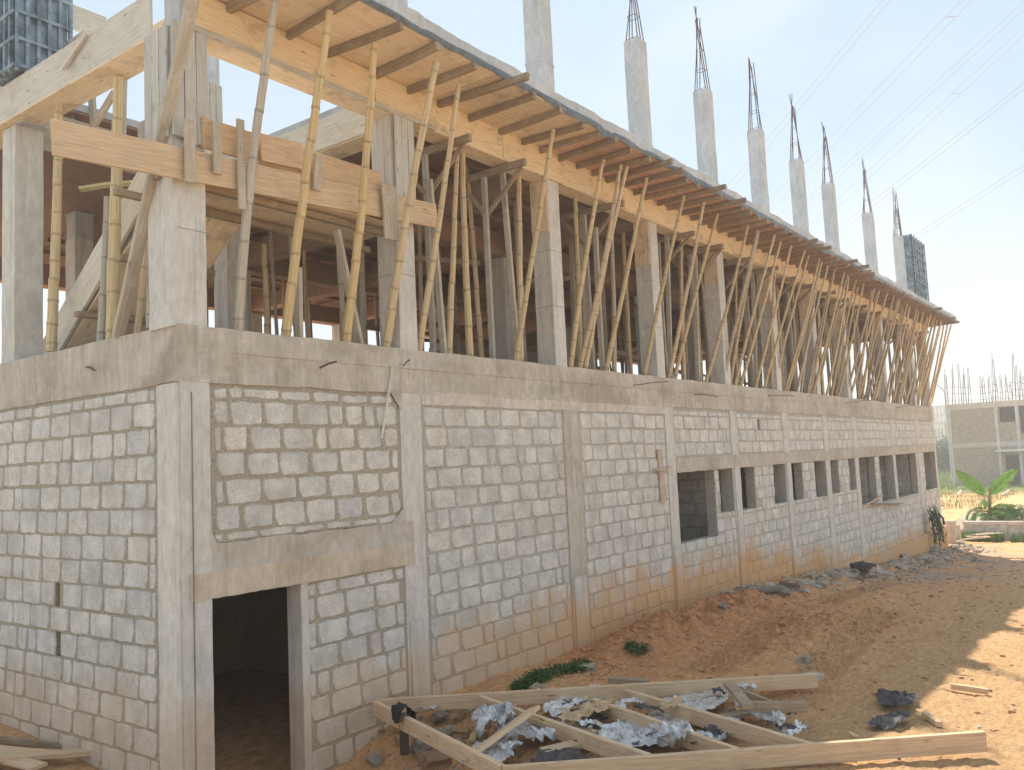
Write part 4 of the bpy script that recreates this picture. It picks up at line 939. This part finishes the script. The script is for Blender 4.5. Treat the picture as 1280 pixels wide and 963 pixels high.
def blades(region, n, h, label, g0=(.16, .24, .05), name='grass'):
    mb = MB(); (x0, x1, y0, y1) = region
    for i in range(n):
        x, y = U(x0, x1), U(y0, y1)
        if nz(x, y, 20, .35) < -.15 and x > 45: continue
        z = gz(x, y); H = h * U(.4, 1.2); a = U(0, 6.3); w = H * .07 + .006; k = U(.7, 1.35); l = H * U(.1, .5)
        mb.add([(x - w * math.sin(a), y + w * math.cos(a), z - .02), (x + w * math.sin(a), y - w * math.cos(a), z - .02), (x + l * math.cos(a), y + l * math.sin(a), z + H)], [(0, 1, 2)], (g0[0] * k, g0[1] * k, g0[2] * k))
    return tag(mb.build(name, M['leaf']), label, 'grass', kind='stuff')
pl = P(1280, 675, 2, gz0(38, -1)); pr = P(1205, 672, 2, gz0(38, -.5))
XP = 38.6
yA, yB = P(1204, 652, 0, XP).y, P(1330, 652, 0, XP).y
zt = P(1240, 652, 0, XP).z
blades((XP - .9, XP - .1, P(1255, 670, 0, XP).y, yA), 1500, .38, 'green grass growing against the low block kerb wall', (.13, .22, .05))
blades((XP - .9, XP - .1, P(1300, 670, 0, XP).y, P(1266, 670, 0, XP).y), 500, .3, 'green grass at the right end of the low block wall', (.13, .22, .05))
blades((62, 96, 3, 14), 5000, .35, 'sunlit yellow-green rough grass before the far building', (.20, .26, .07))
blades((60, 150, 10, 30), 9000, 1.0, 'tall pale grass left of the far building', (.20, .28, .08))
# low block wall with steel starter bars
r = empty('low_block_wall', (XP, (yA + yB) / 2, gz0(XP, 0)), 'low grey block wall ringing the banana plant beyond the end of the building', 'low wall')
mb = MB(); zb = gz0(XP, 0) - .4
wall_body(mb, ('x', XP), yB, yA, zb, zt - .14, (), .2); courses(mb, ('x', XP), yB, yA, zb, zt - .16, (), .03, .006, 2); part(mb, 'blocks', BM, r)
mb = MB(); rough_box(mb, XP - .05, XP + .25, yB, yA + .03, zt - .14, zt, .15, .01, (1.15,) * 3); part(mb, 'coping', M['concrete'], r)
yc = P(1254, 652, 0, XP).y; mb = MB(); rough_box(mb, XP - .06, XP + .22, yc - .12, yc + .12, zb, zt - .02, .15, .01, (1.1,) * 3); part(mb, 'pier', M['concrete'], r)
for i in range(9):
    y = P(1256 + i * 3.2, 652, 0, XP).y; mb = MB(); tube(mb, [(XP + .1, y, zt - .03), (XP + .1, y + U(-.02, .02), zt + U(.12, .25))], .012, 5, col=(2.2, 2.2, 2.2)); part(mb, 'rebar', M['steel'], r)
# banana plant
def banana_leaf(mb, base, az, el, L, w, droop, col, tear=.25, fold=.5, roll=0.0):
    n = 26; p = Vector(base); d = Vector((math.cos(az) * math.cos(el), math.sin(az) * math.cos(el), math.sin(el)))
    mid = []; e = el
    for i in range(n + 1):
        mid.append(p.copy()); d = Vector((math.cos(az) * math.cos(e), math.sin(az) * math.cos(e), math.sin(e))); p = p + d * (L / n); e -= droop / n * (1 + i / n)
    for sgn in (-1, 1):
        s0 = Vector((-math.sin(az), math.cos(az), 0)) * sgn; prev = None
        for i in range(3, n):
            t0, t1 = i / n, (i + 1) / n
            def wd(t): return w * .5 * math.sin(math.pi * min(1, max(0, (t - .1) / .9)) ** .75) ** .6
            dd = (mid[i + 1] - mid[i]).normalized(); up = s0.cross(dd); up = up if up.z > 0 else -up
            q_ = Matrix.Rotation(roll, 3, dd); hs = (q_ @ (s0 * sgn)) * sgn; up = q_ @ up
            sd = (hs + up * fold).normalized()
            k = 1 - (tear * rnd() if rnd() < .5 else 0)
            gap = .0 if rnd() < .7 else .25
            a, b = mid[i], mid[i + 1]; a2 = a + sd * wd(t0) * k + dd * .03; b2 = a.lerp(b, 1 - gap) + sd * wd(t1) * k + dd * .03
            am, bm_ = a + sd * wd(t0) * .5 * k + up * .015, b + sd * wd(t1) * .5 * k + up * .015
            c = tuple(x * U(.85, 1.15) for x in col)
            mb.add([a, b, bm_, b2, a2, am], [(0, 1, 2, 5), (5, 2, 3, 4)], c)
    tube(mb, mid, [.02 * (1 - i / (n + 2)) + .004 for i in range(n + 1)], 5, col=(.30, .36, .12))
BX = 40.2
bc = P(1238, 650, 0, BX); bc.z = gz0(BX, 0)
r = empty('banana_plant', bc, 'green banana plant with two tall upright leaves above drooping ones', 'plant')
mb = MB(); tp = P(1237, 610, 0, BX); tube(mb, [bc, bc.lerp(tp, .5) + Vector((0, .05, 0)), tp], [.12, .09, .05], 9, col=(.30, .30, .12)); part(mb, 'stem', M['leaf'], r)
# the upright pair spreads along Y
g = (.12, .27, .05); g2 = (.09, .22, .05)
for (az, el, L, w, dr, c, z) in ((1.62, .75, 1.75, .5, -.1, g, 1.35), (-1.45, .85, 1.75, .48, .1, g, 1.35), (1.9, .5, 1.5, .5, 1.9, g2, .75), (1.5, .35, 1.3, .5, 1.6, g2, .5), (-1.3, .6, 1.5, .55, 1.7, g2, .8),
                             (-1.7, .5, 1.6, .55, 2.0, g2, .7), (-1.0, .4, 1.4, .5, 1.6, g2, .5), (-2.2, .6, 1.4, .5, 1.8, (.09, .2, .04), .7), (3.0, .5, 1.3, .45, 1.6, (.1, .22, .05), .5), (-2.7, .3, 1.2, .45, 1.3, (.12, .24, .05), .4), (.3, .8, 1.3, .4, 1.5, g2, .9), (-1.5, .2, 1.3, .5, 1.2, g2, .35), (2.4, .7, 1.2, .4, 1.9, (.1, .22, .05), .6)):
    mb = MB(); b = Vector((bc.x, bc.y, bc.z + z + .45)); banana_leaf(mb, b, az, el, L, w * (1.35 if z > 1.2 else 1.1), dr, c, fold=.2 if z > 1.2 else .4, roll=(1.15 if az > 0 else -1.15) if z > 1.2 else U(-.5, .5)); part(mb, 'leaf', M['leaf'], r)
r2c = P(1264, 650, 0, 41.0); r2c.z = gz0(41, 0)
r2 = empty('banana_plant', r2c, 'lower bushy banana sucker with dark drooping leaves to the right', 'plant')
for i in range(12):
    mb = MB(); banana_leaf(mb, (r2c.x, r2c.y, r2c.z + U(.5, 1.3)), U(0, 6.3), U(.5, 1.1), U(1.0, 1.4), .5, U(1.2, 2), (.08 * U(.8, 1.4), .19 * U(.8, 1.3), .045)); part(mb, 'leaf', M['leaf'], r2)
# limp creeper and hose at the far corner of the building
c0 = P(1161, 642, 1, -.15); mb = MB()
for i in range(16):
    a = c0 + Vector((U(-.25, .25), U(-.25, 0), U(.0, .3))); gzz = gz(a.x, a.y) + .1; b = Vector((a.x + U(-.25, .25), a.y - U(.05, .3), gzz + U(0, .6)))
    pts = [a.lerp(b, t) + Vector((U(-.05, .05), U(-.05, .05), 0)) for t in (0, .3, .6, 1)]; tube(mb, pts, [.012, .018, .018, .006], 5, col=(.08, .12, .06))
    for k in range(10):
        q = a.lerp(b, rnd()); leafquad(mb, q, U(.1, .25), .06, U(0, 6.3), U(-1.2, -.2), (.11, .20, .07), .3)
thing_mesh(mb, 'creeper', M['leaf'], 'dark limp creeper hanging down the far corner of the wall', 'plant', origin=c0)
c0 = P(1170, 655, 1, -.4); pts = [P(*q, 1, -.3) for q in ((1163, 650), (1168, 644), (1174, 643), (1179, 648), (1180, 656))]; mb = MB(); tube(mb, pts, .035, 8); thing_mesh(mb, 'bent_hose', M['rubber'], 'dark bent pipe arching out beside the creeper', 'pipe', origin=pts[0])
# blocks and boards stacked beyond the corner
for i, (p, s) in enumerate([((1186, 668), (.35, .5, 1.0)), ((1193, 672), (.3, .4, .8)), ((1178, 676), (.3, .35, .7))]):
    X = 35.5 + i * .5; c0 = P(*p, 0, X); z = gz0(X, c0.y); mb = MB(); rough_box(mb, X, X + s[0], c0.y - s[1] / 2, c0.y + s[1] / 2, z - .1, z + s[2], .15, .02, (1.0, .97, .9)); thing_mesh(mb, 'concrete_post', M['concrete'], 'broken concrete post standing past the building end, ' + ORD[i] + ' of three', 'post', 'concrete posts past the building end')
for i in range(7):
    X = U(36, 38); c0 = P(1195 + i * 4, 662, 0, X); z = gz(X, c0.y); a = Vector((X, c0.y + U(-.3, .3), z + .1 + .04 * i)); mb = MB(); board(mb, a, a + Vector((U(-.5, .5), -U(.6, 1.2), U(0, .2))), .1, .04, (1.5,) * 3)
    thing_mesh(mb, 'pale_offcut', M['timber_grey'], 'pale board offcut tossed before the low block wall', 'board', 'pale offcuts by the low wall')
for i, (p, q) in enumerate([((1196, 616), (1212, 606)), ((1202, 612), (1230, 611)), ((1252, 616), (1270, 609)), ((1172, 603), (1192, 602)), ((1174, 633), (1190, 634))]):
    a, b = P(*p, 2, -5.6), P(*q, 2, -5.6); b = a + (b - a).normalized() * min(4.5, (b - a).length); a.z = gz0(a.x, a.y) + .15; b.z = gz0(b.x, b.y) + .3
    mb = MB(); board(mb, a, b, .14, .08, (1.35,) * 3); thing_mesh(mb, 'bleached_pole', M['timber_grey'], 'bleached board lying in the yard before the far building, ' + ORD[i] + ' of five', 'board', 'bleached boards in the far yard')
# spoil heap
c0 = P(1222, 640, 0, 44); c0.z = gz0(44, 0); mb = MB(); rock(mb, c0, (2.2, 2.0, .8), 0, (1, .93, .82)); thing_mesh(mb, 'spoil_heap', M['stone'], 'low heap of grey spoil behind the low block wall', 'heap', smooth_=True)
# shrubs
def shrub(c, rx, ry, rz_, n, col, label, s=.35):
    mb = MB(); lumps = [(Vector((U(-.6, .6) * rx, U(-.6, .6) * ry, U(.25, .8) * rz_)), U(.35, .55)) for _ in range(9)]
    for i in range(n):
        l, q = lumps[int(U(0, 8.99))]; d = Vector((random.gauss(0, 1), random.gauss(0, 1), random.gauss(0, 1))).normalized() * q * (rnd() ** .4)
        p = Vector(c) + l + Vector((d.x * rx, d.y * ry, d.z * rz_)); k = U(.6, 1.4)
        leafquad(mb, p, s * U(.6, 1.2), s * .5, U(0, 6.3), U(-.6, .9), tuple(x * k for x in col))
    r = empty('shrub', c, label, 'shrub'); part(mb, 'crown', M['leaf'], r); mb = MB(); tube(mb, [c, Vector(c) + Vector((0, 0, rz_ * .6))], [.12, .05], 6, col=(.12, .09, .06)); part(mb, 'trunk', M['leaf'], r)
for i, (X, px, h) in enumerate(((150, 1172, 5), (142, 1181, 4.2), (165, 1189, 5.5), (138, 1168, 4))):
    c0 = P(px, 580, 0, X); shrub((X, c0.y, -6.0), 3.2, 3.2, h, 1500, (.05, .10, .035), 'dark green shrub in the gap beside the far building, ' + ORD[i] + ' of four', .55)
# ------------------------------------------------------------------ far buildings
def m_farblock():
    g = NT('far_blockwork'); p = g.pos(); sp = g.n('ShaderNodeSeparateXYZ', i0=p); cb = g.n('ShaderNodeCombineXYZ', i0=sp.outputs[1], i1=sp.outputs[2])
    b = g.n('ShaderNodeTexBrick', Vector=cb, Color1=(.40, .355, .29, 1), Color2=(.35, .315, .265, 1), Mortar=(.27, .24, .2, 1), Scale=1.0); b.inputs['Mortar Size'].default_value = .02; b.inputs['Brick Width'].default_value = .46; b.inputs['Row Height'].default_value = .24
    c = g.mix(g.ramp(g.noise(p, .5, 6, .7), .4, .65, 0, .6), b.outputs[0], (.43, .35, .25, 1)); c = g.mix(1.0, c, g.ramp(g.noise(p, 3, 5), .3, .7, .8, 1.15), 'MULTIPLY')
    return g.fin(c, .95)
M['far'] = m_farblock()
XF = 98.0
def YZ(px, py): q = P(px, py, 0, XF); return q.y, q.z
yl, ztop = YZ(1183, 507); yr = YZ(1400, 500)[0]; ztop = YZ(1230, 503)[1]; zg = -6.2
FB = empty('block_house', (XF, yl, zg), 'two-storey unfinished block house with a forest of rebar on its roof, beyond the main building', 'building')
ops = []
for (a, b, c, d) in ((1248, 508, 1270, 527), (1273, 506, 1296, 541), (1256, 569, 1279, 600), (1310, 508, 1330, 527)):
    y0, z1 = YZ(a, b); y1, z0 = YZ(c, d); ops.append((min(y0, y1), max(y0, y1), z0 if b < 560 else zg, z1))
def cells(mb, X, y0, y1, z0, z1, ops, th):
    zs = sorted(set([z0, z1] + [q for o in ops for q in (o[2], o[3]) if z0 < q < z1]))
    for za, zb in zip(zs, zs[1:]):
        u = y0
        for a, b in sorted((o[0], o[1]) for o in ops if o[2] < (za + zb) / 2 < o[3]):
            if a > u: aabb(mb, X, X + th, u, a, za, zb)
            u = max(u, b)
        if u < y1: aabb(mb, X, X + th, u, y1, za, zb)
mb = MB(); cells(mb, XF, yr, yl, zg, ztop - .6, ops, .25); aabb(mb, XF + .25, XF + 12, yl - .25, yl, zg, ztop - .6); aabb(mb, XF + 8, XF + 8.2, yr, yl - .3, zg, ztop - .6, (.3, .3, .35)); part(mb, 'block_wall', M['far'], FB)  # inner wall tinted dark for shade behind the windows; the material ignores it
mb = MB(); rough_box(mb, XF - .06, XF + 12, yr, yl + .05, ztop - .6, ztop, 1.5, .02); part(mb, 'roof_slab', M['concrete'], FB)
zm = YZ(1230, 556)[1]; mb = MB(); rough_box(mb, XF - .05, XF - .002, yr, yl + .03, zm - .25, zm + .25, 1.0, .015, (.9,) * 3); part(mb, 'floor_beam', M['concrete'], FB)
for px in (1186, 1245, 1271, 1298):
    y = YZ(px, 520)[0]; mb = MB(); rough_box(mb, XF - .08, XF - .004, y - .14, y + .14, zg, ztop - .6, 1.0, .01, (1.1,) * 3); part(mb, 'column', M['stub'], FB)
y0, z0 = YZ(1246, 564); y1, _ = YZ(1282, 564); mb = MB(); rough_box(mb, XF - 1.0, XF - .09, y1, y0, z0 - .08, z0 + .12, .6, .01, (1.3,) * 3); part(mb, 'canopy', M['stub'], FB)
for (px, top, X) in ((1181, 455, 1), (1190, 451, 1), (1198, 454, 2), (1204, 457, 3), (1210, 458, 4), (1225, 463, 5), (1229, 470, 6), (1236, 468, 5), (1241, 440, 1), (1244, 466, 3), (1250, 462, 6), (1257, 463, 5), (1262, 474, 7), (1266, 438, 1), (1270, 455, 3), (1275, 458, 2), (1279, 462, 5), (1284, 455, 1), (1290, 450, 3)):
    q0 = P(px + 4, 503, 0, XF + X); tp = P(px, top, 0, XF + X); mb = MB()
    for k in range(4):
        o = Vector(((k % 2) * .3, (k // 2) * .3, 0)); b = Vector((q0.x, q0.y, ztop - .05)) + o; t = tp + o * .3 + Vector((0, 0, -U(0, 1.2))); tube(mb, [b, b.lerp(t, .5) + Vector((0, U(-.05, .05), 0)), t], .028, 4)
    for z in (.5, 1.2, 1.9): tube(mb, [Vector((q0.x + a, q0.y + b, ztop + z)) for a, b in ((0, 0), (.3, 0), (.3, .3), (0, .3), (0, 0))], .018, 4)
    part(mb, 'rebar_cluster', M['steel'], FB)
def frame_building(X, pxl, pxr, ptop, pbot, nf, nc, label, col, name):
    a = P(pxl, ptop, 0, X); b = P(pxr, pbot, 0, X); y0, y1 = b.y, a.y; z0, z1 = -7.0, a.z; r = empty(name, (X, (y0 + y1) / 2, z0), label, 'building')
    for f in range(nf + 1):
        z = z1 - (z1 - b.z) * f / nf; mb = MB(); aabb(mb, X, X + 8, y0, y1, z - .35, z, (col,) * 3); part(mb, 'floor_slab', M['stub'], r)
    for k in range(nc):
        y = y0 + (y1 - y0 - .5) * k / (nc - 1)
        for dx in (0.02, 7.4): mb = MB(); aabb(mb, X + dx, X + dx + .5, y, y + .5, z0, z1 - .36, (col,) * 3); part(mb, 'column', M['stub'], r)
    return r, y0, y1, z0, b.z
r, y0, y1, z0, zb = frame_building(300, 1160, 1183, 508, 540, 3, 5, 'distant open concrete frame building in the gap beside the block house', .95, 'frame_building')
a = P(1158, 531, 0, 240); b = P(1183, 560, 0, 240); r = empty('white_house', (240, (a.y + b.y) / 2, -6.5), 'distant pale house with narrow windows below the open frame building', 'building')
ow = [(b.y + (a.y - b.y) * t, b.y + (a.y - b.y) * (t + .09), a.z - 4.5, a.z - 1.2) for t in (.12, .3, .48, .66, .84)]
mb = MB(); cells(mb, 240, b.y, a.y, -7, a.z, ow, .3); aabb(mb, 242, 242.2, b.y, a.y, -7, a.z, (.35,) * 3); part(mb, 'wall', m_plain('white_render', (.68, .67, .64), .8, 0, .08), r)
mb = MB(); aabb(mb, 239.5, 246, b.y - .3, a.y + .3, a.z + .01, a.z + .5); part(mb, 'roof', M['stub'], r)
# street lamp
X = 94; q = P(1182, 500, 0, X); r = empty('street_lamp', (X, q.y, -6), 'slender street lamp with a curved arm by the left corner of the far block house', 'street lamp')
tp = P(1178, 487, 0, X); e = P(1170, 480, 0, X); mb = MB(); tube(mb, [(X, q.y, -6), (X, q.y, tp.z - .3)], [.12, .09], 8); part(mb, 'pole', M['stub'], r)
mb = MB(); tube(mb, [(X, q.y, tp.z - .3), tp, tp.lerp(e, .6)], .06, 8); part(mb, 'arm', M['stub'], r); mb = MB(); board(mb, tp.lerp(e, .5), e, .2, .09); part(mb, 'lamp_head', M['stub'], r)
# ------------------------------------------------------------------ power lines overhead
H = 26.0; dv = P(545, 655, 2, -4).copy() - CAM; dv.z = 0; dv.normalize()
wires = [((1103, 0), (907, 236)), ((1113, 0), (915, 236)), ((1202, 0), (955, 257)), ((1215, 0), (962, 262)), ((1280, 2), (1004, 253)), ((1283, 9), (1010, 255)), ((1280, 33), (1042, 253)), ((1280, 44), (1048, 258)), ((1280, 104), (1044, 287)), ((1280, 111), (1052, 288)), ((1280, 206), (1094, 325)), ((1280, 213), (1100, 326))]
nms = ['highest', 'second highest', 'third', 'fourth', 'fifth', 'lowest']
lines = []
for i, (p, q) in enumerate(wires):
    hz = H + [0, 2, 4, 4, 2, 0][i // 2]
    a = P(*p, 2, hz); b = P(*q, 2, hz); d = (b - a); L = d.length; d.normalize(); pts = []
    for k in range(41):
        t = -20 + (L + 90) * k / 40; pts.append(a + d * t + Vector((0, 0, .00012 * (t - L * .5) ** 2 - .00012 * (L * .5) ** 2)))
    mb = MB(); tube(mb, pts, .017 if i // 2 < 4 else .022, 5); lines.append((a, d))
    thing_mesh(mb, 'power_line', M['wire'], ('left' if i % 2 == 0 else 'right') + ' wire of the ' + nms[i // 2] + ' pair of power lines crossing the sky', 'power line', 'power lines', a)
for i, (px, py, k) in enumerate(((1186, 21, 2), (1190, 117, 6))):
    a, d = lines[k]; c_, e_ = lines[k + 1]; hz = a.z; p1 = P(px, py, 2, hz); t = (p1 - a).dot(d); A = a + d * t; Bp = c_ + e_ * ((A - c_).dot(e_)); mb = MB(); A.z -= .02; Bp.z -= .02; tube(mb, [A, Bp], .03, 6); thing_mesh(mb, 'wire_spacer', M['wire'], ['spacer bar between the second highest pair of wires', 'spacer bar between the fourth pair of wires'][i], 'spacer', origin=A)
# ------------------------------------------------------------------ light, air, camera
SUN = Vector((.45, .487, 1)).normalized(); el = math.asin(SUN.z); az = math.atan2(SUN.x, SUN.y)
w = bpy.data.worlds.new('World'); sc.world = w; w.use_nodes = True; nt = w.node_tree; nt.nodes.clear()
sky = nt.nodes.new('ShaderNodeTexSky'); sky.sky_type = 'NISHITA'; sky.sun_disc = False; sky.sun_elevation = el; sky.sun_rotation = az; sky.air_density = 1.0; sky.dust_density = .7; sky.ozone_density = 1.2
bg = nt.nodes.new('ShaderNodeBackground'); bg.inputs[1].default_value = .10
tc = nt.nodes.new('ShaderNodeTexCoord'); mp = nt.nodes.new('ShaderNodeMapping'); mp.inputs['Scale'].default_value = (1.2, 1.2, 2.6); no = nt.nodes.new('ShaderNodeTexNoise'); no.inputs['Scale'].default_value = 1.3; no.inputs['Detail'].default_value = 5
mr = nt.nodes.new('ShaderNodeMapRange'); mr.interpolation_type = 'SMOOTHSTEP'; mr.inputs[1].default_value = .45; mr.inputs[2].default_value = .68; mr.inputs[3].default_value = .86; mr.inputs[4].default_value = .97
mx = nt.nodes.new('ShaderNodeMix'); mx.data_type = 'RGBA'; mx.inputs[7].default_value = (2.6, 3.2, 3.6, 1)
no2 = nt.nodes.new('ShaderNodeTexNoise'); no2.inputs['Scale'].default_value = 1.7; no2.inputs['Detail'].default_value = 6; mr2 = nt.nodes.new('ShaderNodeMapRange'); mr2.interpolation_type = 'SMOOTHSTEP'
for k_, v_ in ((1, .44), (2, .66), (3, 0.0), (4, 1.0)): mr2.inputs[k_].default_value = v_
mc = nt.nodes.new('ShaderNodeMix'); mc.data_type = 'RGBA'; mc.inputs[6].default_value = (1.9, 2.5, 3.1, 1); mc.inputs[7].default_value = (2.7, 3.0, 3.15, 1)
L = nt.links; L.new(mp.outputs[0], no2.inputs[0]); L.new(no2.outputs[0], mr2.inputs[0]); L.new(mr2.outputs[0], mc.inputs[0]); L.new(mc.outputs[2], mx.inputs[7])
L = nt.links; L.new(tc.outputs['Generated'], mp.inputs[0]); L.new(mp.outputs[0], no.inputs[0]); L.new(no.outputs[0], mr.inputs[0]); L.new(mr.outputs[0], mx.inputs[0]); L.new(sky.outputs[0], mx.inputs[6])
L.new(mx.outputs[2], bg.inputs[0]); wo = nt.nodes.new('ShaderNodeOutputWorld'); L.new(bg.outputs[0], wo.inputs[0])
sd = bpy.data.lights.new('sun', 'SUN'); sd.energy = 2.8; sd.angle = math.radians(.6); sd.color = (1, .93, .82); so = bpy.data.objects.new('sun', sd); COL.objects.link(so); so.rotation_euler = (-SUN).to_track_quat('-Z', 'Y').to_euler(); so.location = (0, 0, 40)
HAZE = 0.0020
if HAZE:
    mb = MB(); aabb(mb, -262, 1212, -512, 912, -8.5, 36); o = mb.build('haze', []); o.data.materials.clear()
    hm = bpy.data.materials.new('haze'); hm.use_nodes = True; t = hm.node_tree; t.nodes.clear(); oo = t.nodes.new('ShaderNodeOutputMaterial'); pv = t.nodes.new('ShaderNodeVolumePrincipled'); pv.inputs['Color'].default_value = (.93, .95, .97, 1); pv.inputs['Density'].default_value = HAZE; pv.inputs['Anisotropy'].default_value = .3
    t.links.new(pv.outputs[0], oo.inputs[1]); o.data.materials.append(hm); tag(o, 'thin pale dust haze hanging in the air over the whole site', 'haze', kind='stuff')
cd = bpy.data.cameras.new('camera'); co = bpy.data.objects.new('camera', cd); COL.objects.link(co); sc.camera = co
cd.sensor_width = 36; cd.lens = F / 1280 * 36; cd.clip_start = .05; cd.clip_end = 5000
m = Matrix(((RX[0][0], -RX[0][1], -RX[0][2], CAM.x), (RX[1][0], -RX[1][1], -RX[1][2], CAM.y), (RX[2][0], -RX[2][1], -RX[2][2], CAM.z), (0, 0, 0, 1))); co.matrix_world = m
sc.view_settings.view_transform = 'Standard'; sc.view_settings.look = 'None'; sc.view_settings.gamma = 1; sc.view_settings.use_curve_mapping = False; sc.view_settings.exposure = 1.42
sc.cycles.max_bounces = 8; sc.cycles.diffuse_bounces = 4; sc.cycles.volume_bounces = 1
